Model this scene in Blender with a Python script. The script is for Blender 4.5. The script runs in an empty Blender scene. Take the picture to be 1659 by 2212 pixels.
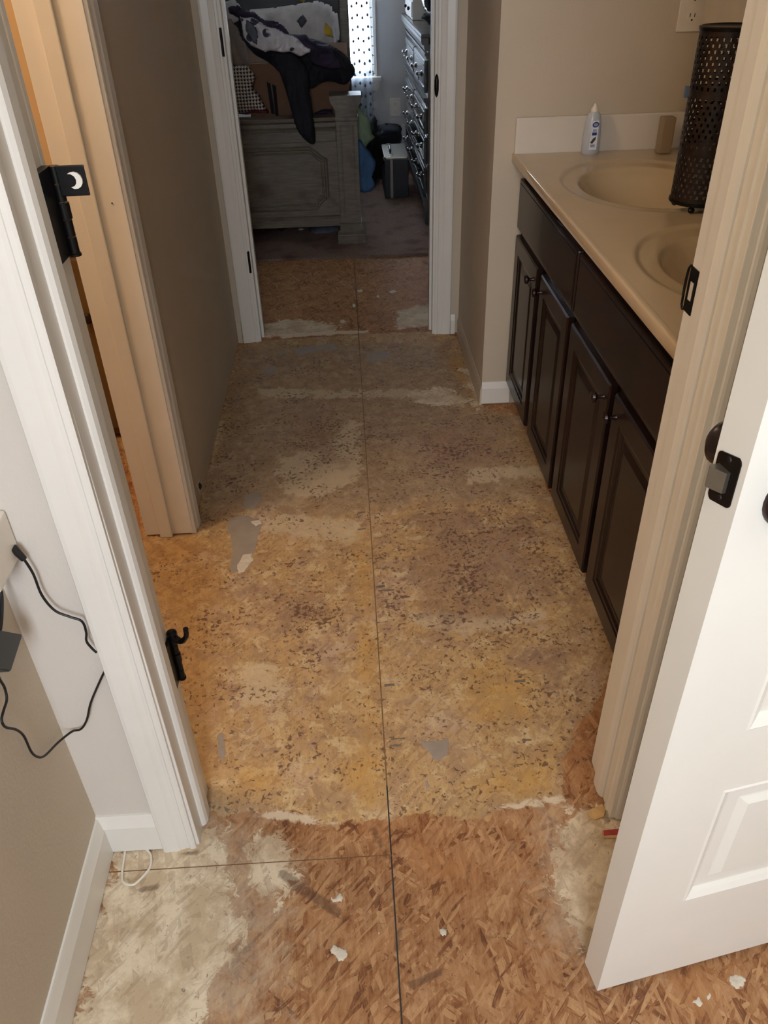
import bpy, bmesh, math, random
import numpy as np
from mathutils import Vector, Matrix, noise
random.seed(4); rng = np.random.default_rng(7)
S = bpy.context.scene
COL = S.collection
PI = math.pi

# ------------------------------------------------------------------ camera
cam = bpy.data.objects.new('camera', bpy.data.cameras.new('camera'))
COL.objects.link(cam)
r_, u_, f_ = [[0.998378, -0.051141, -0.025022], [0.050166, 0.582372, 0.811373], [0.026922, 0.811312, -0.583993]]
cam.matrix_world = Matrix(((r_[0], u_[0], -f_[0], 0.0), (r_[1], u_[1], -f_[1], 0.0), (r_[2], u_[2], -f_[2], 1.4), (0, 0, 0, 1)))
cam.data.sensor_fit = 'VERTICAL'; cam.data.sensor_height = 24.0
cam.data.lens = 24.0 * 1708.82 / 2212.0
cam.data.clip_start = 0.02; cam.data.clip_end = 100
S.camera = cam

# ------------------------------------------------------------------ light
S.view_settings.view_transform = 'Standard'; S.view_settings.look = 'None'
S.view_settings.gamma = 1; S.view_settings.use_curve_mapping = False
S.view_settings.exposure = 0.0
W = bpy.data.worlds.new('world'); S.world = W; W.use_nodes = True
bg = W.node_tree.nodes['Background']
bg.inputs[0].default_value = (0.75, 0.86, 1.0, 1); bg.inputs[1].default_value = 1.7

def area(name, loc, target, sx, sy, power, col, spread=180):
    l = bpy.data.lights.new(name, 'AREA'); l.shape = 'RECTANGLE'; l.size = sx; l.size_y = sy
    l.energy = power; l.color = col; l.spread = math.radians(spread)
    o = bpy.data.objects.new(name, l); COL.objects.link(o); o.location = loc
    o.rotation_euler = (Vector(target) - Vector(loc)).to_track_quat('-Z', 'Y').to_euler()
    return o
def bulb(name, loc, power, col, r=0.06):
    l = bpy.data.lights.new(name, 'POINT'); l.energy = power; l.color = col; l.shadow_soft_size = r
    o = bpy.data.objects.new(name, l); COL.objects.link(o); o.location = loc; return o
# daylight of the room the camera stands in (its window is behind the camera)
area('near_room_window_light', (-0.12, -1.45, 1.7), (0.05, 1.0, 1.0), 0.6, 1.0, 47, (0.80, 0.89, 1.0))
# added warm fill without a fixture, tints the left wall and door edge
bulb('near_room_warm_fill', (-0.02, 0.05, 2.3), 8, (1.0, 0.76, 0.48), 0.12)
# warm lamp of the small room behind the left doorway
bulb('side_room_ceiling_lamp', (-1.15, 1.42, 2.2), 30, (1.0, 0.77, 0.53), 0.12)
# daylight falling through the bedroom window
area('bedroom_window_light', (-0.2, 6.9, 1.35), (-0.2, 4.5, 0.9), 0.95, 1.35, 260, (0.72, 0.84, 1.0))

# ------------------------------------------------------------------ materials
def newmat(name):
    m = bpy.data.materials.new(name); m.use_nodes = True
    nt = m.node_tree; b = nt.nodes['Principled BSDF']
    return m, nt, b
def srgb(c):
    return tuple(((v/255)/12.92 if v/255 <= .04045 else ((v/255+.055)/1.055)**2.4) for v in c) + (1,)
def noise_node(nt, scale, detail=4, rough=.55, vec=None, dist=0):
    n = nt.nodes.new('ShaderNodeTexNoise'); n.inputs['Scale'].default_value = scale
    n.inputs['Detail'].default_value = detail; n.inputs['Roughness'].default_value = rough
    n.inputs['Distortion'].default_value = dist
    if vec is not None: nt.links.new(vec, n.inputs['Vector'])
    return n
def objco(nt):
    return nt.nodes.new('ShaderNodeTexCoord').outputs['Object']
def mixc(nt, fac, a, b, mode='MIX'):
    m = nt.nodes.new('ShaderNodeMix'); m.data_type = 'RGBA'; m.blend_type = mode
    for s_, v in ((m.inputs[0], fac), (m.inputs[6], a), (m.inputs[7], b)):
        if hasattr(v, 'is_linked') or hasattr(v, 'links'): nt.links.new(v, s_)
        elif isinstance(v, (int, float)): s_.default_value = v
        else: s_.default_value = v
    return m.outputs[2]
def mth(nt, op, a, b=0.0, c=None, clamp=False):
    m = nt.nodes.new('ShaderNodeMath'); m.operation = op; m.use_clamp = clamp
    for i, v in enumerate((a, b) + ((c,) if c is not None else ())):
        if hasattr(v, 'links'): nt.links.new(v, m.inputs[i])
        else: m.inputs[i].default_value = v
    return m.outputs[0]
def smooth(nt, x, lo, hi):
    m = nt.nodes.new('ShaderNodeMapRange'); m.interpolation_type = 'SMOOTHSTEP'
    nt.links.new(x, m.inputs[0]); m.inputs[1].default_value = lo; m.inputs[2].default_value = hi
    return m.outputs[0]
def ramp(nt, x, stops):
    r = nt.nodes.new('ShaderNodeValToRGB'); e = r.color_ramp.elements
    while len(e) < len(stops): e.new(.5)
    for k, (p, c) in enumerate(stops): e[k].position = p; e[k].color = c
    nt.links.new(x, r.inputs[0]); return r.outputs[0]
def bump(nt, b, h, strength, dist=.002):
    n = nt.nodes.new('ShaderNodeBump'); n.inputs['Strength'].default_value = strength
    n.inputs['Distance'].default_value = dist
    nt.links.new(h, n.inputs['Height']); nt.links.new(n.outputs[0], b.inputs['Normal'])

def simple(name, col, rough=.5, var=.06, scale=8, metal=0, bmp=0, bscale=60, spec=.5, coat=0, **kw):
    m, nt, b = newmat(name); c = srgb(col)
    co = objco(nt)
    n = noise_node(nt, scale, 3, .6, co)
    dark = tuple(v*(1-var*2) for v in c[:3]) + (1,); light = tuple(min(1, v*(1+var)) for v in c[:3]) + (1,)
    nt.links.new(ramp(nt, n.outputs[0], [(.3, dark), (.7, light)]), b.inputs['Base Color'])
    b.inputs['Roughness'].default_value = rough; b.inputs['Metallic'].default_value = metal
    b.inputs['Specular IOR Level'].default_value = spec
    b.inputs['Coat Weight'].default_value = coat
    if bmp:
        n2 = noise_node(nt, bscale, 4, .6, co); bump(nt, b, n2.outputs[0], bmp)
    for k, v in kw.items(): b.inputs[k].default_value = v
    return m

M = {}
M['wall'] = simple('wall_paint', (196, 183, 163), .75, .02, 3, bmp=.25, bscale=140)
M['wall_pale'] = simple('wall_paint_pale', (208, 200, 190), .75, .02, 3, bmp=.25, bscale=140)
M['wall_bed'] = simple('bedroom_wall_paint', (200, 198, 196), .8, .02, 3, bmp=.2, bscale=140)
M['wall_warm'] = simple('side_room_wall_paint', (214, 186, 146), .75, .02, 3)
M['ceiling'] = simple('ceiling_paint', (225, 222, 214), .85, .02, 3)
M['trim'] = simple('trim_white_gloss', (226, 222, 214), .32, .02, 5)
M['trim_old'] = simple('trim_scuffed', (205, 196, 180), .4, .05, 9)
M['door'] = simple('door_white', (236, 233, 224), .35, .015, 4)
M['black_metal'] = simple('black_bronze', (24, 22, 22), .35, .1, 30, metal=.6)
M['steel'] = simple('brushed_steel', (150, 145, 135), .35, .05, 40, metal=.9)
M['chrome'] = simple('chrome', (205, 205, 205), .12, .02, 20, metal=1)
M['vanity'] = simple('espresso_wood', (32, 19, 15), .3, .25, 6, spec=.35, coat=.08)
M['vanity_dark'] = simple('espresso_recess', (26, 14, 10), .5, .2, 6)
M['counter'] = simple('cultured_marble', (198, 178, 150), .12, .03, 5, spec=.5)
M['black_cloth'] = simple('black_cloth', (18, 19, 26), .9, .3, 14, bmp=.4, bscale=90)
M['navy'] = simple('navy_cloth', (14, 16, 26), .85, .3, 12, bmp=.5, bscale=60)
M['purple'] = simple('purple_cloth', (44, 32, 58), .85, .3, 12, bmp=.5, bscale=60)
M['white_cloth'] = simple('white_cloth', (196, 188, 184), .85, .12, 9, bmp=.5, bscale=50)
M['taupe_cloth'] = simple('taupe_cloth', (150, 132, 124), .9, .12, 14, bmp=.5, bscale=50)
M['green_cloth'] = simple('green_cloth', (128, 146, 118), .9, .1, 12, bmp=.4, bscale=70)
M['blue_cloth'] = simple('blue_cloth', (66, 100, 140), .9, .15, 12, bmp=.4, bscale=70)
M['grey_cloth'] = simple('grey_cloth', (92, 96, 108), .9, .2, 12, bmp=.4, bscale=70)
M['red_cloth'] = simple('red_cloth', (120, 32, 48), .8, .2, 12)
M['cardboard'] = simple('cardboard', (140, 100, 72), .85, .06, 10, bmp=.2, bscale=60)
M['black_plastic'] = simple('black_plastic', (20, 20, 22), .35, .1, 20)
M['black_rubber'] = simple('black_rubber', (12, 12, 13), .5, .1, 20)
M['white_plastic'] = simple('white_plastic', (228, 220, 208), .35, .02, 20)
M['plate_slot'] = simple('dark_slot', (30, 24, 20), .6, .1, 20)
M['case_black'] = simple('case_laminate', (24, 26, 32), .4, .15, 60, bmp=.2, bscale=300)
M['headboard'] = simple('grey_headboard', (78, 76, 78), .6, .1, 8)
M['hidden_brown'] = simple('brown_cabinet_wood', (104, 80, 46), .5, .12, 4)
M['knob_dark'] = simple('dark_knob', (44, 28, 26), .25, .1, 20, metal=.3)
M['tape_red'] = simple('red_tape', (176, 62, 60), .5, .15, 60)
M['plaster'] = simple('dried_plaster', (214, 204, 186), .85, .06, 60, bmp=.5, bscale=200)
M['ink'] = simple('faded_ink', (126, 112, 98), .8, .2, 90)
M['joint'] = simple('joint_dust', (128, 98, 66), .8, .1, 60)
M['splash'] = simple('splash_marble_lit', (216, 208, 196), .2, .02, 5)  # same marble as the counter, painted paler for the light on the splash
M['basin'] = simple('basin_marble', (196, 176, 144), .14, .03, 5)
M['box_brown'] = simple('box_brown', (112, 80, 58), .85, .06, 10)
M['putty'] = simple('grey_filler', (158, 146, 134), .8, .05, 20, bmp=.2, bscale=160)
M['splinter'] = simple('wood_splinter', (206, 170, 118), .8, .1, 60)
M['mustard'] = simple('mustard_print', (176, 146, 42), .9, .1, 12)
M['charcoal'] = simple('charcoal_print', (70, 70, 74), .9, .1, 12)
M['shell'] = simple('outer_shell', (120, 116, 110), .9, .02, 3)

def bed_wood():
    m, nt, b = newmat('weathered_grey_wood'); co = objco(nt)
    mp = nt.nodes.new('ShaderNodeMapping'); nt.links.new(co, mp.inputs[0]); mp.inputs['Scale'].default_value = (3, 3, 30)
    n = noise_node(nt, 4, 5, .6, mp.outputs[0]); n2 = noise_node(nt, 5, 3, .6, co)
    c = ramp(nt, n.outputs[0], [(.3, srgb((90, 81, 69))), (.7, srgb((118, 108, 94)))])
    c = mixc(nt, smooth(nt, n2.outputs[0], .5, .75), c, srgb((70, 58, 47)))
    nt.links.new(c, b.inputs['Base Color']); b.inputs['Roughness'].default_value = .45
    return m
M['bed'] = bed_wood()
M['dresser'] = simple('dresser_dark_gloss', (84, 84, 86), .34, .2, 8, coat=.7, metal=.2)

def carpet():
    m, nt, b = newmat('brown_carpet_pile'); co = objco(nt)
    n = noise_node(nt, 260, 3, .7, co); n2 = noise_node(nt, 7, 3, .6, co)
    c = ramp(nt, n.outputs[0], [(.3, srgb((104, 80, 70))), (.7, srgb((168, 142, 128)))])
    c = mixc(nt, smooth(nt, n2.outputs[0], .45, .75), c, srgb((112, 90, 80)))
    nt.links.new(c, b.inputs['Base Color']); b.inputs['Roughness'].default_value = .95
    b.inputs['Specular IOR Level'].default_value = .1
    bump(nt, b, n.outputs[0], 1.0, .006); return m
M['carpet'] = carpet()

def houndstooth():
    m, nt, b = newmat('houndstooth_print'); co = objco(nt)
    sp = nt.nodes.new('ShaderNodeSeparateXYZ'); nt.links.new(co, sp.inputs[0])
    def fr(v, s, o=0.): return mth(nt, 'FRACT', mth(nt, 'ADD', mth(nt, 'MULTIPLY', v, s), o))
    s = 62.0
    x = fr(sp.outputs[0], s, 100); z = fr(sp.outputs[2], s, 100)
    A = mth(nt, 'LESS_THAN', x, .5); B = mth(nt, 'LESS_THAN', z, .5)
    d = mth(nt, 'LESS_THAN', mth(nt, 'FRACT', mth(nt, 'MULTIPLY', mth(nt, 'ADD', x, z), 2.0)), .5)
    both = mth(nt, 'MULTIPLY', A, B)
    one = mth(nt, 'SUBTRACT', mth(nt, 'ADD', A, B), mth(nt, 'MULTIPLY', both, 2.0))
    f = mth(nt, 'ADD', both, mth(nt, 'MULTIPLY', one, d), clamp=True)
    nt.links.new(mixc(nt, f, srgb((204, 188, 172)), srgb((20, 16, 20))), b.inputs['Base Color'])
    b.inputs['Roughness'].default_value = .8; return m
M['hound'] = houndstooth()

def patterned():
    m, nt, b = newmat('white_grey_patterned_cloth'); co = objco(nt)
    v = nt.nodes.new('ShaderNodeTexVoronoi'); v.inputs['Scale'].default_value = 15; nt.links.new(co, v.inputs['Vector'])
    n = noise_node(nt, 9, 3, .6, co)
    f = mth(nt, 'MULTIPLY', smooth(nt, v.outputs['Distance'], .34, .28), smooth(nt, n.outputs[0], .42, .5))
    c = mixc(nt, f, srgb((206, 200, 202)), srgb((60, 60, 74)))
    nt.links.new(c, b.inputs['Base Color']); b.inputs['Roughness'].default_value = .85
    return m
M['pattern'] = patterned()

def punched():
    m, nt, b = newmat('black_filigree_metal'); co = objco(nt)
    n = noise_node(nt, 60, 3, .6, co)
    nt.links.new(ramp(nt, n.outputs[0], [(.3, srgb((30, 24, 24))), (.7, srgb((58, 48, 46)))]), b.inputs['Base Color'])
    b.inputs['Roughness'].default_value = .4; b.inputs['Metallic'].default_value = .5; return m
M['punched'] = punched()
M['candle'] = simple('cream_liner', (176, 164, 146), .7, .06, 10)

def sheer():
    m, nt, b = newmat('sheer_curtain'); co = objco(nt)
    n = noise_node(nt, 40, 2, .5, co)
    nt.links.new(ramp(nt, n.outputs[0], [(.3, srgb((196, 210, 230))), (.7, srgb((226, 234, 246)))]), b.inputs['Base Color'])
    b.inputs['Roughness'].default_value = .9
    out = nt.nodes['Material Output']
    tl = nt.nodes.new('ShaderNodeBsdfTranslucent'); tl.inputs[0].default_value = (.75, .84, .95, 1)
    tp = nt.nodes.new('ShaderNodeBsdfTransparent')
    a = nt.nodes.new('ShaderNodeMixShader'); a.inputs[0].default_value = .5
    nt.links.new(b.outputs[0], a.inputs[1]); nt.links.new(tl.outputs[0], a.inputs[2])
    c = nt.nodes.new('ShaderNodeMixShader'); c.inputs[0].default_value = .45
    nt.links.new(a.outputs[0], c.inputs[1]); nt.links.new(tp.outputs[0], c.inputs[2])
    nt.links.new(c.outputs[0], out.inputs[0]); return m
M['sheer'] = sheer()
def glassy(name, rough=.02, tint=(1, 1, 1, 1)):
    m, nt, b = newmat(name)
    co = objco(nt); n = noise_node(nt, 30, 2, .5, co)
    b.inputs['Base Color'].default_value = tint
    b.inputs['Transmission Weight'].default_value = 1; b.inputs['Roughness'].default_value = rough
    b.inputs['IOR'].default_value = 1.45
    bump(nt, b, n.outputs[0], .05); return m
M['glass'] = glassy('window_glass'); M['clear_plastic'] = glassy('clear_plastic_wrap', .12, (.85, .9, 1, 1))
def soap():
    m = simple('translucent_bottle', (208, 214, 222), .25, .03, 20); b = m.node_tree.nodes['Principled BSDF']
    b.inputs['Transmission Weight'].default_value = .25; b.inputs['Subsurface Weight'].default_value = .2; return m
M['bottle'] = soap()
def mirror():
    m = simple('mirror_silver', (235, 235, 235), .02, .0, 3, metal=1); return m
M['mirror'] = mirror()
M['blue'] = simple('blue_print', (34, 60, 140), .4, .1, 40)
M['blue_cap'] = simple('blue_cap_plastic', (96, 122, 166), .35, .05, 40)
M['pale_blue'] = simple('pale_blue_print', (150, 168, 200), .4, .1, 40)
M['leaf_print'] = simple('dark_green_print', (60, 80, 84), .4, .3, 80)
M['label_white'] = simple('label_white', (228, 228, 236), .4, .02, 40)
M['brown_plastic'] = simple('taupe_soap_dish', (150, 130, 104), .4, .06, 10)

def strands(nt, co):
    """oriented strand board: layers of long flat chips at different angles"""
    outs = []
    warp = noise_node(nt, 6, 2, .5, co)
    wv = nt.nodes.new('ShaderNodeVectorMath'); wv.operation = 'MULTIPLY_ADD'
    nt.links.new(warp.outputs['Color'], wv.inputs[0]); wv.inputs[1].default_value = (.03, .03, 0); nt.links.new(co, wv.inputs[2])
    for k, (ang, sx, sy) in enumerate(((66, 16, 110), (20, 19, 130), (-40, 17, 125), (104, 14, 100), (48, 26, 190))):
        mp = nt.nodes.new('ShaderNodeMapping'); nt.links.new(wv.outputs[0], mp.inputs[0])
        mp.inputs['Rotation'].default_value = (0, 0, math.radians(-ang))
        m2 = nt.nodes.new('ShaderNodeMapping'); nt.links.new(mp.outputs[0], m2.inputs[0])
        m2.inputs['Scale'].default_value = (sx, sy, 1); m2.inputs['Location'].default_value = (k*7.3, k*3.1, 0)
        v = nt.nodes.new('ShaderNodeTexVoronoi'); v.voronoi_dimensions = '2D'; v.inputs['Scale'].default_value = 1
        v.inputs['Randomness'].default_value = .9
        nt.links.new(m2.outputs[0], v.inputs['Vector'])
        hs = nt.nodes.new('ShaderNodeSeparateColor'); nt.links.new(v.outputs['Color'], hs.inputs[0])
        g = nt.nodes.new('ShaderNodeMapping'); nt.links.new(mp.outputs[0], g.inputs[0]); g.inputs['Scale'].default_value = (25, 420, 1)
        gn = noise_node(nt, 1, 3, .6, g.outputs[0])
        vv = mth(nt, 'ADD', hs.outputs[0], mth(nt, 'MULTIPLY', mth(nt, 'SUBTRACT', gn.outputs[0], .5), .7))
        outs.append((vv, hs.outputs[1]))
    val = outs[0][0]
    for o in outs[1:]:
        sel = mth(nt, 'GREATER_THAN', o[1], .66)
        val = mth(nt, 'ADD', mth(nt, 'MULTIPLY', val, mth(nt, 'SUBTRACT', 1.0, sel)), mth(nt, 'MULTIPLY', o[0], sel))
    return val

def floor_mat():
    m, nt, b = newmat('osb_subfloor_with_residue'); co = objco(nt)
    val = strands(nt, co)
    def N(sc, d=4, r=.6, di=0.): return noise_node(nt, sc, d, r, co, di).outputs[0]
    big, mid, mid2, n7, fine = N(2.6), N(14, 6, .68), N(24, 7, .74, .6), N(7, 5, .65), N(110, 5, .7)
    def att(n):
        a = nt.nodes.new('ShaderNodeAttribute'); a.attribute_name = n; return a.outputs['Fac']
    def rag(a, amp, lo, hi, n=mid2, n2=n7, amp2=.8):
        x = mth(nt, 'ADD', a, mth(nt, 'MULTIPLY', mth(nt, 'SUBTRACT', n, .5), amp))
        x = mth(nt, 'ADD', x, mth(nt, 'MULTIPLY', mth(nt, 'SUBTRACT', n2, .5), amp2))
        return smooth(nt, x, lo, hi)
    gm = nt.nodes.new('ShaderNodeMapping'); nt.links.new(co, gm.inputs[0]); gm.inputs['Scale'].default_value = (150, 26, 1)
    streak = noise_node(nt, 1, 5, .7, gm.outputs[0]).outputs[0]
    v2 = mth(nt, 'ADD', mth(nt, 'ADD', mth(nt, 'MULTIPLY', val, .16), mth(nt, 'MULTIPLY', mid, .44)), mth(nt, 'MULTIPLY', streak, .40))
    osb = ramp(nt, v2, [(.34, srgb((104, 66, 42))), (.42, srgb((146, 98, 62))), (.5, srgb((164, 120, 82))), (.58, srgb((178, 136, 98))), (.68, srgb((204, 166, 120)))])
    osb = mixc(nt, mth(nt, 'MULTIPLY', smooth(nt, val, .86, .94), .42), osb, srgb((198, 156, 110)))
    osb = mixc(nt, mth(nt, 'MULTIPLY', smooth(nt, val, .10, .04), .55), osb, srgb((96, 60, 42)))
    osb = mixc(nt, mth(nt, 'MULTIPLY', smooth(nt, n7, .46, .66), .5), osb, srgb((172, 118, 72)))
    osb = mixc(nt, mth(nt, 'MULTIPLY', smooth(nt, N(60, 4, .65, 1.2), .63, .68), .6), osb, srgb((100, 62, 40)))
    # glue and levelling residue of the hall, mottled, with the chips showing through
    rc = ramp(nt, big, [(.35, srgb((176, 142, 98))), (.5, srgb((192, 158, 110))), (.65, srgb((184, 154, 122)))])
    rc = mixc(nt, mth(nt, 'MULTIPLY', smooth(nt, streak, .42, .62), .35), rc, srgb((206, 178, 134)))
    rc = mixc(nt, mth(nt, 'MULTIPLY', smooth(nt, N(5, 5, .7, .5), .53, .62), .45), rc, srgb((194, 172, 156)))
    rc = mixc(nt, mth(nt, 'MULTIPLY', smooth(nt, val, .5, .9), .45), rc, srgb((148, 112, 78)))
    rc = mixc(nt, mth(nt, 'MULTIPLY', smooth(nt, mid, .48, .62), .6), rc, srgb((164, 134, 108)))
    rc = mixc(nt, mth(nt, 'MULTIPLY', smooth(nt, N(17, 7, .76, .3), .53, .60), .6), rc, srgb((216, 194, 152)))
    rc = mixc(nt, mth(nt, 'MULTIPLY', smooth(nt, N(38, 5, .7, .3), .56, .62), .5), rc, srgb((140, 104, 76)))
    rc = mixc(nt, mth(nt, 'MULTIPLY', rag(att('grey'), .8, .3, .9), .6), rc, mixc(nt, smooth(nt, mid2, .4, .62), srgb((132, 112, 94)), srgb((170, 148, 124))))  # far hall painted greyer and darker, its shade put into the residue colour
    rc = mixc(nt, mth(nt, 'MULTIPLY', rag(att('bands'), 1.8, .5, .8, mid2, n7, .8), .6), rc, srgb((208, 190, 158)))
    yel, ora, drk = att('yellow'), att('orange'), att('dark')
    rc = mixc(nt, mth(nt, 'MULTIPLY', rag(yel, 1.3, .30, .95), .5), rc, mixc(nt, smooth(nt, mid, .4, .6), srgb((202, 152, 66)), srgb((186, 146, 84))))
    rc = mixc(nt, mth(nt, 'MULTIPLY', rag(ora, 1.2, .2, .9), .55), rc, mixc(nt, smooth(nt, mid2, .42, .6), srgb((158, 112, 66)), srgb((200, 160, 106))))
    # patches worn to brown, then small flecks where the residue chipped off
    worn = rag(drk, 1.6, .55, 1.0, mid2, n7, 1.4)
    rc = mixc(nt, mth(nt, 'MULTIPLY', worn, .55), rc, mixc(nt, smooth(nt, val, .3, .8), srgb((118, 88, 74)), srgb((160, 126, 104))))
    flk = N(85, 4, .6, .5)
    cl = mth(nt, 'ADD', mth(nt, 'MULTIPLY', N(9, 5, .65), .55), mth(nt, 'MULTIPLY', drk, .05))
    fl = smooth(nt, mth(nt, 'ADD', flk, cl), .875, .935)
    rc = mixc(nt, mth(nt, 'MULTIPLY', fl, .8), rc, srgb((98, 68, 56)))
    fl2 = smooth(nt, mth(nt, 'ADD', N(190, 3, .6), mth(nt, 'MULTIPLY', N(8, 5, .7), .75)), 1.04, 1.10)
    rc = mixc(nt, mth(nt, 'MULTIPLY', fl2, .7), rc, srgb((92, 62, 50)))
    rmask = rag(att('residue'), 1.3, .42, .56, mid2, n7, .5)
    c = mixc(nt, rmask, osb, rc)
    wc = mixc(nt, smooth(nt, mid, .40, .62), srgb((198, 176, 146)), srgb((230, 214, 186)))
    wc = mixc(nt, mth(nt, 'MULTIPLY', smooth(nt, val, .62, .95), .4), wc, srgb((150, 128, 104)))
    wc = mixc(nt, mth(nt, 'MULTIPLY', smooth(nt, mth(nt, 'ADD', flk, mth(nt, 'MULTIPLY', n7, .4)), .86, .92), .7), wc, srgb((104, 84, 70)))
    dust = mth(nt, 'MULTIPLY', smooth(nt, mth(nt, 'ADD', att('dust'), mth(nt, 'MULTIPLY', mth(nt, 'SUBTRACT', mid2, .5), 2.2)), .25, 1.1), .45)
    c = mixc(nt, dust, c, srgb((200, 186, 162)))
    wmask = rag(att('white'), 2.2, .45, .6, N(34, 7, .72, .8), n7, .9)
    c = mixc(nt, mth(nt, 'MULTIPLY', wmask, .92), c, wc)
    lmask = rag(att('ridge'), 2.0, .5, .75, mid2, n7, 1.0)
    c = mixc(nt, mth(nt, 'MULTIPLY', lmask, .85), c, srgb((222, 206, 180)))
    c = mixc(nt, mth(nt, 'MULTIPLY', rag(att('stain'), 1.0, .35, .8, mid, n7, .4), .6), c, srgb((92, 66, 52)))
    nt.links.new(c, b.inputs['Base Color']); b.inputs['Roughness'].default_value = .7
    b.inputs['Specular IOR Level'].default_value = .3
    h = mth(nt, 'ADD', mth(nt, 'MULTIPLY', val, .4), mth(nt, 'MULTIPLY', fine, .4))
    h = mth(nt, 'ADD', h, mth(nt, 'MULTIPLY', wmask, .8)); h = mth(nt, 'ADD', h, mth(nt, 'MULTIPLY', lmask, .8))
    h = mth(nt, 'ADD', h, mth(nt, 'MULTIPLY', rmask, .5)); h = mth(nt, 'SUBTRACT', h, mth(nt, 'MULTIPLY', fl, .6))
    bump(nt, b, h, .5, .0012)
    return m
M['floor'] = floor_mat()

# ------------------------------------------------------------------ helpers
def link(name, me, mat=None, parent=None):
    o = bpy.data.objects.new(name, me); COL.objects.link(o)
    if mat is not None and not me.materials: me.materials.append(M[mat] if isinstance(mat, str) else mat)
    if parent is not None: o.parent = parent; o.matrix_parent_inverse = parent.matrix_world.inverted()
    return o
def tag(o, label, cat, group=None, kind=None):
    o['label'] = label; o['category'] = cat
    if group: o['group'] = group
    if kind: o['kind'] = kind
    return o
def thing(name, loc, label=None, cat=None, group=None):
    o = bpy.data.objects.new(name, None); COL.objects.link(o); o.empty_display_size = .05; o.location = loc
    bpy.context.view_layer.update()
    if label: tag(o, label, cat, group)
    return o
def struct(name, loc=(0, 0, 0)):
    o = bpy.data.objects.new(name, None); COL.objects.link(o); o.location = loc; o['kind'] = 'structure'; o.empty_display_size = .05
    bpy.context.view_layer.update(); return o

class MB:
    def __init__(s): s.bm = bmesh.new()
    def box(s, x0, x1, y0, y1, z0, z1, bev=0, seg=2, rot=None, piv=None):
        g = bmesh.ops.create_cube(s.bm, size=1); vs = g['verts']
        sx, sy, sz = x1-x0, y1-y0, z1-z0
        for v in vs: v.co = Vector(((v.co.x+.5)*sx+x0, (v.co.y+.5)*sy+y0, (v.co.z+.5)*sz+z0))
        if bev:
            es = list({e for v in vs for e in v.link_edges})
            r = bmesh.ops.bevel(s.bm, geom=es, offset=bev, segments=seg, profile=.6, affect='EDGES')
            vs = list({v for f in r['faces'] for v in f.verts})
        if rot is not None:
            p = Vector(piv or (x0, y0, z0))
            for v in vs: v.co = p + rot @ (v.co - p)
        return s
    def extrude(s, prof, axis, a, b):
        """closed 2-D profile [(u,v)] run along an axis; 'z': (x,y)  'y': (x,z)  'x': (y,z)"""
        def P(u, v, w): return {'z': (u, v, w), 'y': (u, w, v), 'x': (w, u, v)}[axis]
        A = [s.bm.verts.new(P(u, v, a)) for u, v in prof]; B = [s.bm.verts.new(P(u, v, b)) for u, v in prof]
        n = len(prof)
        for i in range(n):
            s.bm.faces.new((A[i], A[(i+1) % n], B[(i+1) % n], B[i]))
        s.bm.faces.new(A[::-1]); s.bm.faces.new(B); return s
    def lathe(s, prof, c, seg=24, axis='z'):
        rings = []
        for r, h in prof:
            ring = []
            for k in range(seg):
                a = 2*PI*k/seg; x, y = r*math.cos(a), r*math.sin(a)
                p = {'z': (x, y, h), 'x': (h, x, y), 'y': (x, h, y)}[axis]
                ring.append(s.bm.verts.new((c[0]+p[0], c[1]+p[1], c[2]+p[2])))
            rings.append(ring)
        for i in range(len(rings)-1):
            for k in range(seg):
                s.bm.faces.new((rings[i][k], rings[i][(k+1) % seg], rings[i+1][(k+1) % seg], rings[i+1][k]))
        s.bm.faces.new(rings[0][::-1]); s.bm.faces.new(rings[-1]); return s
    def tube(s, pts, r, seg=8, smooth_=6):
        P = [Vector(p) for p in pts]
        if smooth_ > 1 and len(P) > 2:
            Q = []
            for i in range(len(P)-1):
                p0 = P[max(i-1, 0)]; p1 = P[i]; p2 = P[i+1]; p3 = P[min(i+2, len(P)-1)]
                for k in range(smooth_):
                    t = k/smooth_
                    Q.append(.5*((2*p1)+(p2-p0)*t+(2*p0-5*p1+4*p2-p3)*t*t+(-p0+3*p1-3*p2+p3)*t**3))
            Q.append(P[-1]); P = Q
        rings = []; up = Vector((.13, .21, 1)).normalized()
        for i, p in enumerate(P):
            d = (P[min(i+1, len(P)-1)] - P[max(i-1, 0)]).normalized()
            a = d.cross(up)
            if a.length < 1e-3: a = d.cross(Vector((1, 0, 0)))
            a.normalize(); b_ = d.cross(a)
            rr = r[min(int(i*len(r)/len(P)), len(r)-1)] if isinstance(r, (list, tuple)) else r
            rings.append([s.bm.verts.new(p + a*rr*math.cos(2*PI*k/seg) + b_*rr*math.sin(2*PI*k/seg)) for k in range(seg)])
        for i in range(len(rings)-1):
            for k in range(seg):
                s.bm.faces.new((rings[i][k], rings[i][(k+1) % seg], rings[i+1][(k+1) % seg], rings[i+1][k]))
        s.bm.faces.new(rings[0][::-1]); s.bm.faces.new(rings[-1]); return s
    def build(s, name, mat, parent=None, smooth=False, ang=40):
        bmesh.ops.recalc_face_normals(s.bm, faces=s.bm.faces)
        me = bpy.data.meshes.new(name); s.bm.to_mesh(me); s.bm.free()
        if smooth:
            me.polygons.foreach_set('use_smooth', [True]*len(me.polygons))
            try: me.set_sharp_from_angle(angle=math.radians(ang))
            except Exception: pass
        return link(name, me, mat, parent)

def box(name, mat, b, parent=None, bev=0, **k):
    return MB().box(*b, bev=bev, **k).build(name, mat, parent)

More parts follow.
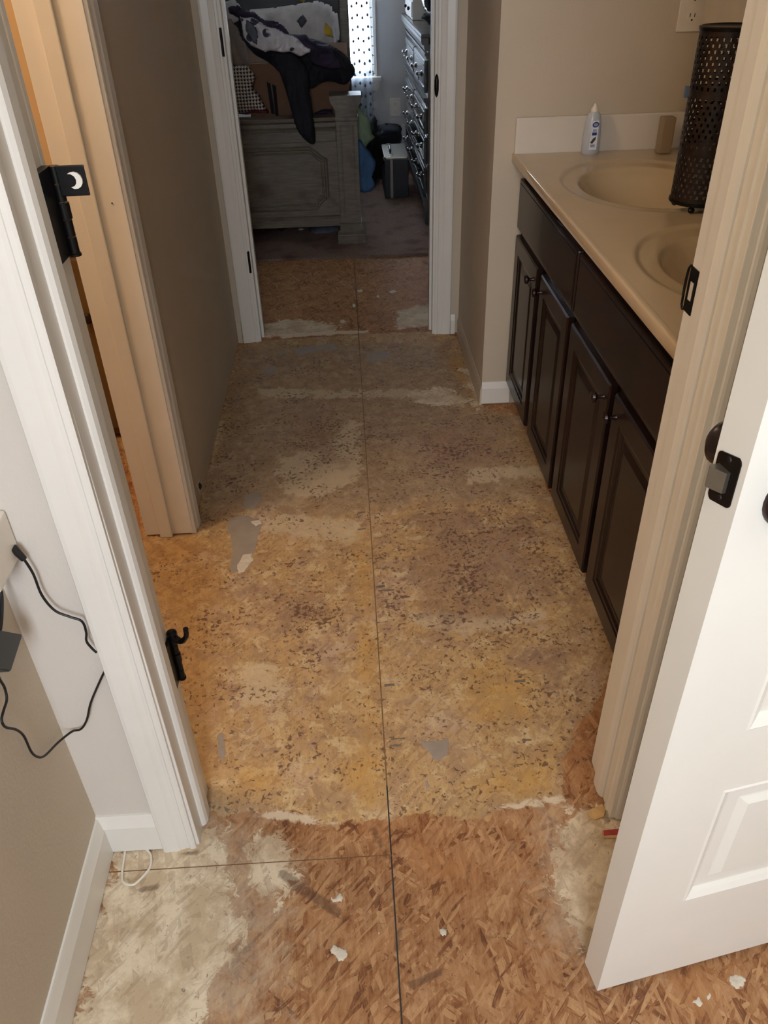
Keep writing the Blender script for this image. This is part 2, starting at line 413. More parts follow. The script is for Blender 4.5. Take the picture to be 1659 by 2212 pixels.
def sdist(P, poly):
    """signed distance (positive inside) of points P (n,2) to a closed polygon, and nearest point"""
    P = np.asarray(P, float); V = np.asarray(poly, float); n = len(V)
    best = np.full(len(P), 1e9); near = np.zeros_like(P); ins = np.zeros(len(P), bool)
    for i in range(n):
        a, b_ = V[i], V[(i+1) % n]; e = b_-a
        t = np.clip(((P-a)@e)/max(e@e, 1e-12), 0, 1); q = a+t[:, None]*e
        d = np.hypot(*(P-q).T); m = d < best; best[m] = d[m]; near[m] = q[m]
        c = ((a[1] > P[:, 1]) != (b_[1] > P[:, 1])) & (P[:, 0] < (b_[0]-a[0])*(P[:, 1]-a[1])/((b_[1]-a[1]) if abs(b_[1]-a[1]) > 1e-12 else 1e-12)+a[0])
        ins ^= c
    return np.where(ins, best, -best), near
def rounded(poly, it=2):
    for _ in range(it):
        q = []
        for i in range(len(poly)):
            a = poly[i]; b_ = poly[(i+1) % len(poly)]
            q += [tuple(.75*a[k]+.25*b_[k] for k in (0, 1)), tuple(.25*a[k]+.75*b_[k] for k in (0, 1))]
        poly = q
    return poly
def pillowy(name, mat, poly, y0, thick, parent=None, edge=.04, step=.01, wr=.012, ws=9, back=.6, seed=0, rnd=2, fn=None, lean=0., axis='y', stretch=(1, 1)):
    """a soft body with the given outline in the xz-plane (axis y) or the xy-plane (axis z), full in the middle, creased"""
    poly = rounded(poly, rnd) if rnd else poly
    V = np.array(poly); lo = V.min(0)-step; hi = V.max(0)+step
    nx = int((hi[0]-lo[0])/step)+2; nz = int((hi[1]-lo[1])/step)+2
    X, Z = np.meshgrid(lo[0]+step*np.arange(nx), lo[1]+step*np.arange(nz), indexing='ij')
    P = np.stack([X.ravel(), Z.ravel()], 1); d, near = sdist(P, poly)
    C = P.reshape(nx, nz, 2)[:-1, :-1].reshape(-1, 2)+step/2; dc, _ = sdist(C, poly); keep = (dc > 0).reshape(nx-1, nz-1)
    snap = d < step*.35; Q = P.copy(); Q[snap] = near[snap]; d = np.maximum(d, 0); d[snap] = 0
    infl = np.sqrt(np.clip(1-(1-np.clip(d/edge, 0, 1))**2, 0, 1))
    verts, faces, idx = [], [], {}
    def vid(i, j, side):
        k = i*nz+j
        rim = d[k] <= 0
        key = (k, 0 if rim else side)
        if key in idx: return idx[key]
        x, z = Q[k]; w = noise.noise(Vector((x*ws*stretch[0]+seed*3.7, z*ws*stretch[1], seed*1.3)))
        w2 = 1-abs(noise.noise(Vector((x*ws*1.7*stretch[0]+seed, z*ws*1.7*stretch[1]+5, 3.1))))*2
        t = infl[k]*(thick + wr*(w*1.6+w2)) if side > 0 else infl[k]*thick*back
        base = y0 + lean*(z-lo[1]) + (fn(x, z) if fn else 0)
        off = base-t if side > 0 else base+t
        if axis == 'z': off = base+t if side > 0 else base-t*.3
        verts.append((x, off, z) if axis == 'y' else (x, z, off)); idx[key] = len(verts)-1; return idx[key]
    for i in range(nx-1):
        for j in range(nz-1):
            if not keep[i, j]: continue
            for side in (1, -1):
                q = [vid(i, j, side), vid(i+1, j, side), vid(i+1, j+1, side), vid(i, j+1, side)]
                if side < 0: q = q[::-1]
                q2 = []
                for v in q:
                    if v not in q2: q2.append(v)
                if len(q2) > 2: faces.append(q2)
    me = bpy.data.meshes.new(name); me.from_pydata(verts, [], faces); me.validate()
    bm = bmesh.new(); bm.from_mesh(me); bmesh.ops.remove_doubles(bm, verts=bm.verts, dist=1e-5)
    bmesh.ops.recalc_face_normals(bm, faces=bm.faces); bm.to_mesh(me); bm.free()
    me.polygons.foreach_set('use_smooth', [True]*len(me.polygons))
    return link(name, me, mat, parent)

def ragged(poly, amp, f=120):
    q = []
    for i in range(len(poly)):
        a = poly[i]; b_ = poly[(i+1) % len(poly)]
        for k in range(5):
            t = k/5; x = a[0]+(b_[0]-a[0])*t; y = a[1]+(b_[1]-a[1])*t
            q.append((x+amp*noise.noise(Vector((x*f, y*f, 1))), y+amp*noise.noise(Vector((x*f, y*f, 9)))))
    return q
def arc(cx, cy, r, a0, a1, n=6): return [(cx+r*math.cos(math.radians(a0+(a1-a0)*k/n)), cy+r*math.sin(math.radians(a0+(a1-a0)*k/n))) for k in range(n+1)]
def ell(cx, cy, rx, ry, n=18, a=0):
    return [(cx+rx*math.cos(2*PI*k/n)*math.cos(a)-ry*math.sin(2*PI*k/n)*math.sin(a), cy+rx*math.cos(2*PI*k/n)*math.sin(a)+ry*math.sin(2*PI*k/n)*math.cos(a)) for k in range(n)]

# ------------------------------------------------------------------ floor: OSB panels with recessed joints
floor = struct('floor')
box('joist_bed', 'shell', (-2.4, 1.3, -2.3, 6.75, -.08, -.021), floor)
POLY = dict(
 residue=[[(-0.414,3.263),(0.012,3.297),(0.356,3.290),(0.444,3.220),(0.465,2.573),(0.587,2.491),(0.582,2.014),(0.590,1.631),(0.593,1.334),(0.522,1.193),(0.451,1.119),(0.387,1.015),(0.377,0.959),(0.376,0.929),(0.308,0.924),(0.243,0.920),(0.184,0.894),(0.131,0.908),(0.077,0.920),(0.017,0.913),(-0.052,0.913),(-0.106,0.901),(-0.162,0.945),(-0.273,0.953),(-0.299,0.936),(-0.344,0.961),(-0.411,1.130),(-0.550,1.502),(-0.759,2.300),(-1.082,3.046),(-0.619,1.878),(-0.492,1.890),(-0.503,2.033),(-0.505,3.215)]],
 white=[[(-0.346,0.940),(-0.303,0.902),(-0.311,0.854),(-0.270,0.806),(-0.267,0.753),(-0.232,0.730),(-0.262,0.665),(-0.295,0.616),(-0.303,0.566),(-0.286,0.393),(-0.526,0.407),(-0.513,0.579),(-0.509,0.894),(-0.416,0.880)],
        [(0.382,0.901),(0.445,0.912),(0.519,0.857),(0.430,0.684),(0.363,0.618),(0.340,0.635),(0.328,0.715),(0.312,0.777),(0.344,0.839)],
        [(-0.259,0.899),(-0.196,0.895),(-0.157,0.816),(-0.188,0.748),(-0.242,0.804)], [(0.191,3.548),(0.384,3.626),(0.355,3.348),(0.198,3.328)], [(-0.397,3.459),(-0.261,3.498),(-0.048,3.420),(-0.090,3.309),(-0.397,3.312)],
        [(0.193,2.711),(0.340,2.755),(0.416,2.651),(0.389,2.580),(0.222,2.633)], [(0.467,2.885),(0.458,2.581),(0.435,2.540),(0.430,2.889)]],
 dust=[[(-0.349,0.966),(-0.235,0.938),(-0.156,0.798),(-0.177,0.559),(-0.526,0.407),(-0.513,0.579),(-0.509,0.894)], [(0.317,0.921),(0.535,0.906),(0.435,0.599),(0.286,0.623),(0.277,0.770)]],
 grey=[[(-0.508,3.239),(0.439,3.185),(0.465,2.573),(0.595,2.490),(0.589,2.014),(0.564,1.965),(0.166,1.975),(-0.117,1.927),(-0.314,1.968),(-0.499,1.936)]],  # far end of the hall, where shade is painted into the floor
 bands=[[(-0.417,2.832),(-0.126,2.782),(0.161,2.761),(0.404,2.690),(0.395,2.624),(0.190,2.666),(-0.125,2.697),(-0.373,2.730)], [(-0.276,2.285),(-0.121,2.362),(-0.022,2.550),(0.011,2.529),(-0.000,2.119),(-0.118,2.025),(-0.264,2.063)], [(-0.314,1.968),(-0.006,1.918),(0.017,1.781),(-0.116,1.813),(-0.307,1.874)], [(0.335,2.171),(0.625,2.173),(0.614,2.091),(0.335,2.062)], [(-0.524,2.399),(-0.515,2.598),(-0.481,2.594),(-0.486,2.162)], [(0.080,1.522),(0.360,1.466),(0.464,1.510),(0.461,1.441),(0.232,1.393),(0.098,1.452)], [(-0.336,1.373),(-0.199,1.332),(-0.173,1.217),(-0.298,1.212)]],
 yellow=[[(-0.304,1.063),(-0.247,1.088),(-0.191,1.067),(-0.193,0.999),(-0.237,0.964),(-0.294,0.968)], [(-0.069,1.046),(-0.018,1.102),(0.021,1.052),(0.018,0.926),(-0.024,0.939),(-0.060,0.979)],
         [(-0.035,1.851),(0.021,1.892),(0.021,1.492),(0.014,1.100),(-0.029,1.079),(-0.032,1.381)], [(0.166,0.974),(0.389,1.074),(0.372,0.960),(0.262,0.925)], [(0.223,1.331),(0.415,1.286),(0.350,1.126),(0.208,1.136)],
         [(0.357,3.075),(0.441,2.975),(0.445,2.611),(0.409,2.728)]],
 orange=[[(-0.679,1.905),(-0.482,1.866),(-0.405,1.672),(-0.408,1.410),(-0.336,1.175),(-0.342,0.987),(-0.382,1.068),(-0.465,1.337),(-0.584,1.687)], [(-1.082,3.046),(-0.744,2.298),(-0.624,1.901),(-0.761,2.031)]],
 dark=[[(-0.342,1.667),(-0.089,1.647),(-0.041,1.480),(-0.180,1.408),(-0.302,1.500)], [(0.115,2.056),(0.549,1.894),(0.545,1.540),(0.201,1.332),(0.077,1.488)], [(0.322,1.386),(0.496,1.389),(0.523,1.235),(0.409,1.161),(0.308,1.237)],
       [(0.394,1.098),(0.494,1.168),(0.435,0.913),(0.378,0.906),(0.368,0.982)], [(-0.498,2.596),(-0.505,2.986),(-0.448,2.980),(-0.457,2.106),(-0.495,1.959),(-0.506,2.034)], [(0.125,2.467),(0.479,2.501),(0.535,2.182),(0.179,2.130)],
       [(-0.355,1.010),(-0.318,1.018),(-0.299,0.932),(-0.336,0.934)], [(-0.259,2.573),(-0.038,2.622),(-0.029,2.176),(-0.194,2.163)]],
 ridge=[[(-0.250,0.947),(-0.162,0.941),(-0.066,0.904),(-0.124,0.904),(-0.226,0.931)], [(0.225,0.925),(0.380,0.946),(0.376,0.927),(0.260,0.912)], [(-0.337,3.336),(-0.132,3.349),(0.075,3.342),(0.074,3.301),(-0.131,3.303),(-0.314,3.282)], [(0.227,3.443),(0.375,3.539),(0.364,3.427)]],
 stain=[[(-0.193,0.814),(-0.181,0.820),(-0.070,0.737),(-0.076,0.720),(-0.155,0.772)], [(-0.020,0.898),(-0.009,0.899),(0.017,0.837),(0.011,0.824)], [(0.031,0.608),(0.095,0.628),(0.102,0.620),(0.042,0.595)], [(0.021,0.694),(0.034,0.701),(0.024,0.655),(0.016,0.655)],
        [(-0.451,0.804),(-0.405,0.810),(-0.410,0.793),(-0.444,0.791)], [(-0.416,0.871),(-0.349,0.868),(-0.346,0.945),(-0.338,0.940),(-0.343,0.856)], [(0.163,0.814),(0.170,0.813),(0.154,0.743),(0.149,0.744)], [(0.308,0.585),(0.354,0.586),(0.344,0.576)],
        [(0.435,0.913),(0.443,0.907),(0.457,0.861),(0.436,0.882)]],
)
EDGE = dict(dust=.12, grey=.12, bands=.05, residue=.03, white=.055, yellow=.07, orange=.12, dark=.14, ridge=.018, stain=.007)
def panel(x0, x1, y0, y1, step=.009):
    nx = max(2, int((x1-x0)/step)+1); ny = max(2, int((y1-y0)/step)+1)
    if y1 < .2 or x1 < -.7: nx, ny = 12, 12
    xs = np.linspace(x0, x1, nx); ys = np.linspace(y0, y1, ny)
    # keep the masked grid only where the camera's hall is, stretch the rest
    X, Y = np.meshgrid(xs, ys, indexing='ij')
    P = np.stack([X.ravel(), Y.ravel()], 1)
    Zs = np.zeros(len(P))
    verts = np.concatenate([np.c_[P, Zs], np.array([(x0, y0, -.02), (x1, y0, -.02), (x1, y1, -.02), (x0, y1, -.02)])])
    f = []
    I = np.arange(nx*ny).reshape(nx, ny)
    f += np.stack([I[:-1, :-1], I[1:, :-1], I[1:, 1:], I[:-1, 1:]], -1).reshape(-1, 4).tolist()
    b = nx*ny
    f.append(list(I[:, 0][::-1])+[b, b+1]); f.append(list(I[:, -1])+[b+2, b+3])
    f.append(list(I[0, :])+[b+3, b]); f.append(list(I[-1, :][::-1])+[b+1, b+2]); f.append([b+3, b+2, b+1, b])
    me = bpy.data.meshes.new('osb_panel'); me.from_pydata(verts.tolist(), [], f)
    for k, polys in POLY.items():
        m = np.zeros(len(P))
        for poly in polys:
            V = np.array(poly); w = EDGE[k]
            sel = (P[:, 0] > V[:, 0].min()-.1) & (P[:, 0] < V[:, 0].max()+.1) & (P[:, 1] > V[:, 1].min()-.1) & (P[:, 1] < V[:, 1].max()+.1)
            if not sel.any(): continue
            d, _ = sdist(P[sel], poly); t = np.clip(d/(2*w)+.5, 0, 1); mm = m[sel]; m[sel] = np.maximum(mm, t*t*(3-2*t))
        a = me.attributes.new(k, 'FLOAT', 'POINT'); a.data.foreach_set('value', np.concatenate([m, np.zeros(4)]))
    return link('osb_panel', me, 'floor', floor)
SX = .0215; G = .0014
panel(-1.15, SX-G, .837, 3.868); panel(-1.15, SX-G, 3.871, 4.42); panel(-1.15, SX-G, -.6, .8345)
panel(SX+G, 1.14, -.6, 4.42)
panel(-2.4, -1.152, -2.3, 4.42); panel(-1.15, 1.3, -2.3, -.602); panel(1.142, 1.3, -.6, 4.42)
panel(-2.4, 1.3, 4.422, 6.75, .3)
# hardened filler that closes the joint along the hall
MB().box(SX-.0016, SX+.0016, .99, 3.2, -.006, -.0009).build('joint_filler', 'joint', floor)
MB().box(-.52, SX, .8335, .838, -.006, -.0008).build('joint_filler', 'joint', floor)
# smears of grey filler and blobs of plaster stuck to the boards
for k, poly in enumerate([[(-0.265,3.179),(-0.090,3.209),(-0.068,3.148),(-0.149,3.138),(-0.242,3.101)], [(-0.325,3.129),(-0.303,3.159),(-0.283,3.143),(-0.312,3.109)], [(-0.378,2.947),(-0.360,3.006),(-0.322,3.006),(-0.316,2.967),(-0.343,2.923),(-0.376,2.922)],
    [(0.045,3.062),(0.086,3.118),(0.140,3.098),(0.157,3.059),(0.101,3.002),(0.053,3.007)], [(-0.368,2.017),(-0.369,2.078),(-0.324,2.089),(-0.309,2.047),(-0.328,2.003),(-0.351,1.991)],
    [(-0.411,1.929),(-0.398,1.963),(-0.349,1.966),(-0.297,1.924),(-0.304,1.874),(-0.315,1.776),(-0.345,1.697),(-0.374,1.689),(-0.382,1.814)], [(0.095,1.098),(0.126,1.092),(0.164,1.099),(0.155,1.052),(0.130,1.035),(0.116,1.055)],
    [(-0.344,1.138),(-0.335,1.152),(-0.324,1.124),(-0.317,1.075),(-0.328,1.065),(-0.337,1.101)], [(0.673,2.212),(0.699,2.240),(0.685,2.191)], [(0.097,0.990),(0.107,1.000),(0.110,0.978),(0.099,0.962)]]):
    pillowy('filler_patch', 'putty', ragged(poly, .006), -.0004, .0011, floor, edge=.02, step=.0035, wr=.0001, axis='z', rnd=1)
for poly in [[(-0.360,1.724),(-0.345,1.773),(-0.319,1.777),(-0.315,1.745),(-0.334,1.696),(-0.350,1.691)], [(-0.339,1.932),(-0.312,1.939),(-0.300,1.919),(-0.323,1.903)], [(-0.093,0.761),(-0.086,0.757),(-0.075,0.771),(-0.070,0.758),(-0.073,0.751),(-0.091,0.751)],
    [(0.096,0.693),(0.103,0.697),(0.111,0.688),(0.108,0.679),(0.098,0.681)], [(-0.094,0.674),(-0.086,0.677),(-0.064,0.666),(-0.063,0.654),(-0.076,0.647),(-0.092,0.662)], [(0.567,0.585),(0.579,0.588),(0.593,0.581),(0.584,0.567),(0.569,0.564),(0.562,0.577)],
    [(-0.536,4.165),(-0.504,4.191),(-0.481,4.144),(-0.513,4.119)], [(0.184,3.804),(0.208,3.827),(0.225,3.800),(0.196,3.777)], [(0.024,3.843),(0.052,3.853),(0.056,3.820),(0.033,3.810)], [(-0.063,3.454),(-0.044,3.474),(-0.031,3.445),(-0.048,3.425)], [(-0.002,3.653),(0.016,3.663),(0.015,3.621),(0.002,3.617)],
    [(0.117,3.749),(0.137,3.772),(0.130,3.723)], [(-0.011,0.694),(-0.006,0.696),(-0.004,0.689),(-0.011,0.688)], [(0.491,0.550),(0.506,0.559),(0.507,0.552),(0.507,0.542),(0.497,0.544)], [(0.517,0.558),(0.526,0.565),(0.524,0.554),(0.518,0.550)], [(0.524,0.610),(0.531,0.608),(0.527,0.602)]]:
    pillowy('plaster_blob', 'plaster', ragged(poly, .0045, 260), -.0004, .0014, floor, edge=.006, step=.002, wr=.0006, ws=90, axis='z', rnd=0)

# worn ink dashes of the board stamp beside the joint
MK = [(0.030,1.680),(0.067,1.681),(0.025,1.603),(0.050,1.605),(0.032,1.588),(0.072,1.588),(0.019,1.467),(0.050,1.468),(0.030,1.256),(0.054,1.257),(0.033,1.085),(0.059,1.086),(0.037,1.102),(0.067,1.103),(-0.016,1.947),(0.006,1.950),(-0.018,1.863),(0.006,1.866),(0.050,1.534),(0.071,1.536),(0.331,1.246),(0.358,1.247),(0.318,1.079),(0.338,1.080),(0.000,1.024),(0.010,1.026)]
for k in range(0, len(MK), 2):
    a, b_ = MK[k], MK[k+1]; h = .0016+.0012*((k*7) % 3)
    MB().extrude(ragged([(a[0], a[1]-h), (b_[0], b_[1]-h), (b_[0], b_[1]+h), (a[0], a[1]+h)], .002, 300), 'z', -.0006, .0004).build('printed_mark', 'ink', floor)
carp = struct('bedroom_carpet'); carp.name = 'floor_carpet'
poly = [(-2.38, 4.34)] + [(-2.2+.05*k, 4.352-.024*(k/60.)+.006*noise.noise(Vector((k*1.7, 0, 0)))) for k in range(64)] + [(.97, 4.318), (.97, 6.59), (-2.38, 6.59)]
bm_ = MB(); bm_.extrude([(x, y) for x, y in poly], 'z', .001, .014); bm_.build('carpet_pile', 'carpet', carp)
fr = MB()
for k in range(900):
    x = -.62+1.2*random.random(); y = 4.352-.024*((x+2.2)/3.)+random.uniform(-.012, .006)
    fr.tube([(x, y+.006, .012), (x+random.uniform(-.006, .006), y-random.uniform(.0, .01), random.uniform(.004, .018))], .0009, 3, 1)
o = fr.build('carpet_fringe', 'carpet', carp); o['kind'] = 'stuff'

# ------------------------------------------------------------------ walls
H = 2.44
def wall(name, mat, boxes):
    mb = MB()
    for b_ in boxes: mb.box(*b_)
    o = mb.build(name, mat); o['kind'] = 'structure'; return o
YF, YB = .885, 1.0        # wall with the near doorway
wall('wall_left', 'wall', [(-.64, -.52, -2.3, YF, 0, H)])
wall('wall_right', 'wall_pale', [(1.16, 1.28, -2.3, YF, 0, H)])
wall('wall_behind', 'wall_pale', [(-.64, 1.28, -2.42, -2.3, 0, H)])
wall('wall_front', 'wall_pale', [(-.64, -.362, YF, YB, 0, H), (.467, 1.28, YF, YB, 0, H), (-.362, .467, YF, YB, 2.06, H)])
wall('wall_hall_left', 'wall', [(-.625, -.505, YB, 1.0, 0, H), (-.625, -.505, 1.895, 3.27, 0, H), (-.625, -.505, YB, 1.895, 2.06, H)])
wall('wall_hall_right', 'wall', [(.458, 1.28, 2.6, 3.27, 0, H)])
wall('wall_alcove_right', 'wall', [(1.045, 1.28, YB, 2.6, 0, H)])
wall('wall_back', 'wall', [(-.625, -.42, 3.27, 3.39, 0, H), (.36, 1.1, 3.27, 3.39, 0, H), (-.42, .36, 3.27, 3.39, 2.06, H), (-2.4, -.625, 3.27, 3.39, 0, H)])
wall('wall_side_room', 'wall_warm', [(-2.12, -2.0, .88, 3.27, 0, H), (-2.0, -.625, .88, YB, 0, H), (-2.0, -.625, 2.95, 3.27, 0, H)])
wall('wall_bedroom_left', 'wall_bed', [(-2.52, -2.4, 3.27, 6.72, 0, H)])
wall('wall_bedroom_right', 'wall_bed', [(.98, 1.1, 3.39, 6.72, 0, H)])
WX0, WX1, WZ0, WZ1 = -.70, .245, .60, 1.98
wall('wall_bedroom_far', 'wall_bed', [(-2.4, WX0, 6.6, 6.72, 0, H), (WX1, .98, 6.6, 6.72, 0, H), (WX0, WX1, 6.6, 6.72, 0, WZ0), (WX0, WX1, 6.6, 6.72, WZ1, H)])
c_ = MB().box(-2.52, 1.28, -2.42, 6.72, H, H+.1).build('ceiling', 'ceiling'); c_['kind'] = 'structure'

wh = next(o for o in COL.objects if o.name == 'wall_hall_left')
cp = [(-0.505,2.044,0.065),(-0.505,2.093,0.054),(-0.505,2.132,0.014),(-0.505,2.105,0.010),(-0.505,2.070,0.017)]
MB().extrude(ragged([(p[1], p[2]) for p in cp], .008, 160), 'x', -.507, -.5043).build('paint_chip', 'plaster', wh)
MB().extrude(ragged([(sum(p[1] for p in cp)/5+(p[1]-sum(q[1] for q in cp)/5)*.55, sum(p[2] for p in cp)/5+(p[2]-sum(q[2] for q in cp)/5)*.6) for p in cp], .004, 160), 'x', -.507, -.5040).build('chipped_hole', 'plate_slot', wh)
# casing profile across its width w and thickness t: (across, out)
def casing_prof(w, t=.017):
    return [(0, 0), (0, t*.62), (w*.06, t*.72), (w*.16, t*.74), (w*.2, t*.6), (w*.3, t*.58), (w*.42, t*.72), (w*.5, t*.86), (w*.86, t), (w*.96, t*.95), (w, t*.75), (w, 0)]
def casing_y(name, xin, dirx, yface, z1, parent, w=.062, z0=0., mat='trim'):
    """upright casing on a wall facing -y; inner edge at xin, growing in dirx"""
    MB().extrude([(xin+dirx*u, yface-v) for u, v in casing_prof(w)], 'z', z0, z1).build(name, mat, parent)
def head_casing(xa, xb, yface, z, parent, w=.062):
    MB().extrude([(yface-v, z+u) for u, v in casing_prof(w)], 'x', xa, xb).build('head_casing', 'trim', parent)

# near doorway (trim_1)
t1 = struct('trim_1', (0, YF, 0))
casing_y('casing', -.351, -1, YF, 2.105, t1, z0=.0)
casing_y('casing', .459, 1, YF, 2.105, t1, z0=.012)
head_casing(-.413, .521, YF, 2.045, t1)
MB().box(-.362, -.345, YF-.004, YB+.003, 0, 2.06, bev=.002).build('jamb', 'trim', t1)
MB().box(.450, .467, YF-.004, 1.014, .004, 2.06, bev=.002).build('jamb', 'trim', t1)
MB().box(-.345, .45, YF-.004, 1.014, 2.043, 2.06).build('head_jamb', 'trim', t1)
MB().extrude([(-.3455, .918), (-.3455, .952), (-.334, .952), (-.334, .930), (-.337, .922), (-.342, .918)], 'z', .004, 2.045).build('door_stop', 'trim', t1)
MB().extrude([(.4505, .925), (.4505, .962), (.440, .962), (.440, .938), (.443, .929), (.447, .925)], 'z', .008, 2.045).build('door_stop', 'trim', t1)
MB().extrude([(.4505, .896), (.4505, .912), (.4475, .909), (.4475, .899)], 'z', .006, 2.045).build('reveal_bead', 'trim', t1)
# hall side casings of the near doorway
MB().box(-.415, -.352, YB, YB+.016, 0, 2.105, bev=.003).build('casing', 'trim', t1)
bpy.context.view_layer.update()
for c in list(t1.children):          # the left side of the frame leans out by a few millimetres per metre
    vs = c.data.vertices
    if c.name.split('.')[0] in ('jamb', 'door_stop') and max(v.co.x for v in vs) < 0:
        for v in vs: v.co.x -= .0062*v.co.z
# strike plate on the right jamb
sp = MB(); sp.box(.4485, .4508, .988, 1.0135, .985, 1.045, bev=.0008); sp.tube([(.449, 1.013, 1.045), (.4475, 1.0165, 1.04), (.447, 1.018, 1.015), (.4475, 1.0165, .99), (.449, 1.013, .985)], .0018, 6, 3)
sp = sp.build('strike_plate', 'black_metal', t1)
MB().box(.4478, .449, .995, 1.004, 1.003, 1.027).build('bolt_hole', 'trim_old', sp)
# hinges left on the left jamb after the door was lifted off
def hinge(z0, z1, upper):
    h = MB().box(-.3535 if upper else -.3475, -.3425, .955, 1.0, z0, z1, bev=.0006).build('hinge', 'black_metal', t1)
    hz = (z1-z0)/5; B = MB()
    for k in range(5):
        B.lathe([(.0062+.0014*(k == 2), z0+hz*k+.0008), (.0062+.0014*(k == 2), z0+hz*(k+1)-.0008)], (-.339, 1.0, 0), 12)
    B.lathe([(.003, z0-.004), (.0075, z0-.003), (.0075, z0), (.003, z0)], (-.339, 1.0, 0), 12)
    B.build('barrel', 'black_metal', h, smooth=True)
    return h
h1 = hinge(1.098, 1.2, True)
MB().box(-.336, -.303, .994, .9975, 1.166, 1.2, bev=.0012).build('stop_plate', 'black_metal', t1)
MB().extrude([(x, z) for x, z in arc(-.3165, 1.184, .0095, -100, 110, 8)]+[(x, z) for x, z in arc(-.3215, 1.184, .0075, 100, -90, 6)], 'y', .9915, .9945).build('pad', 'white_plastic', t1)
h2 = hinge(.338, .44, False)
arm = MB(); arm.lathe([(.009, .44), (.009, .449), (.006, .451)], (-.338, 1.0, 0), 14); arm.tube([(-.335, .998, .438), (-.322, .99, .436), (-.310, .985, .452), (-.308, .985, .47)], [.006, .0052, .0045, .0045], 8, 5)
arm.build('stop_arm', 'black_metal', t1, smooth=True)

# left hall doorway (trim_2): the far jamb faces the camera
t2 = struct('trim_2', (-.55, 1.9, 0))
MB().box(-.6385, -.501, 1.88, 1.897, .006, 2.06, bev=.0015).build('jamb', 'trim', t2)
MB().box(-.596, -.559, 1.870, 1.8805, .001, 2.05, bev=.003).build('door_stop', 'trim', t2)
MB().box(-.645, -.501, 1.0, 1.017, 0, 2.06).build('jamb', 'trim_old', t2)
MB().box(-.645, -.501, 1.0, 1.897, 2.045, 2.06).build('head_jamb', 'trim_old', t2)
MB().extrude([(-.505+v, 1.886+u) for u, v in casing_prof(.062, .018)], 'z', 0, 2.105).build('casing', 'trim', t2)
MB().extrude([(-.505+v, u) for u, v in [(2.05+a, b_) for a, b_ in casing_prof(.062, .018)]], 'y', 1.02, 1.886).build('head_casing', 'trim', t2)
MB().extrude([(-.625-v*.7, 1.897+u) for u, v in casing_prof(.062, .018)], 'z', 0, 2.105).build('casing', 'trim_old', t2)
MB().lathe([(.0015, 0), (.0015, .002)], (-.528, 1.878, .94), 8, 'y').build('nail_hole', 'plate_slot', t2)

# far doorway into the bedroom (trim_3)
t3 = struct('trim_3', (0, 3.27, 0))
casing_y('casing', -.414, -1, 3.27, 2.105, t3, w=.067)
casing_y('casing', .352, 1, 3.27, 2.105, t3, w=.07)
head_casing(-.481, .422, 3.27, 2.045, t3)
MB().box(-.42, -.404, 3.266, 3.394, 0, 2.06).build('jamb', 'trim', t3)
MB().box(.344, .36, 3.266, 3.394, 0, 2.06).build('jamb', 'trim', t3)
MB().box(-.404, .344, 3.266, 3.394, 2.044, 2.06).build('head_jamb', 'trim', t3)
MB().box(-.404, -.394, 3.31, 3.345, 0, 2.05).build('door_stop', 'trim', t3)
MB().box(.334, .344, 3.31, 3.345, 0, 2.05).build('door_stop', 'trim', t3)
for z in (1.085, .305):
    hb = MB(); hb.lathe([(.0055, z), (.0055, z+.088)], (-.414, 3.262, 0), 10); hb.build('hinge', 'black_metal', t3, smooth=True)
MB().lathe([(.001, .93), (.006, .937), (.0085, .955), (.0085, .985), (.006, 1.0), (.001, 1.007)], (.3505, 3.262, 0), 10).build('strike_plate', 'black_metal', t3, smooth=True)

# ------------------------------------------------------------------ baseboards
BH = .1
def bb_prof(t=.012, h=BH): return [(0, 0), (t, 0), (t, h*.72), (t*.75, h*.82), (t*.45, h*.95), (t*.3, h), (0, h)]
def base(name, parent_mat, prof, axis, a, b_):
    o = MB().extrude(prof, axis, a, b_).build(name, parent_mat); o['kind'] = 'structure'; return o
base('baseboard_left', 'trim', [(-.52+u, v+.002) for u, v in bb_prof()], 'y', -2.3, YF)
base('baseboard_front', 'trim', [(YF-u, v+.006) for u, v in bb_prof()], 'x', -.52, -.413)
base('baseboard_front_right', 'trim', [(YF-u, v+.006) for u, v in bb_prof()], 'x', .521, 1.16)
base('baseboard_alcove', 'trim', [(2.6-u, v+.008) for u, v in bb_prof(.012, .082)], 'x', .458, .56)
base('baseboard_hall_right', 'wall', [(.458-u*.5, v) for u, v in bb_prof(.012, .08)], 'y', 2.592, 3.255)
base('baseboard_back_left', 'wall', [(3.27-u, v) for u, v in bb_prof(.012, .09)], 'x', -.503, -.483)
base('baseboard_back_right', 'trim', [(3.27-u, v) for u, v in bb_prof(.014, .085)], 'x', .423, .442)
base('baseboard_bedroom', 'trim', [(6.6-u, v+.014) for u, v in bb_prof()], 'x', -2.4, .98)

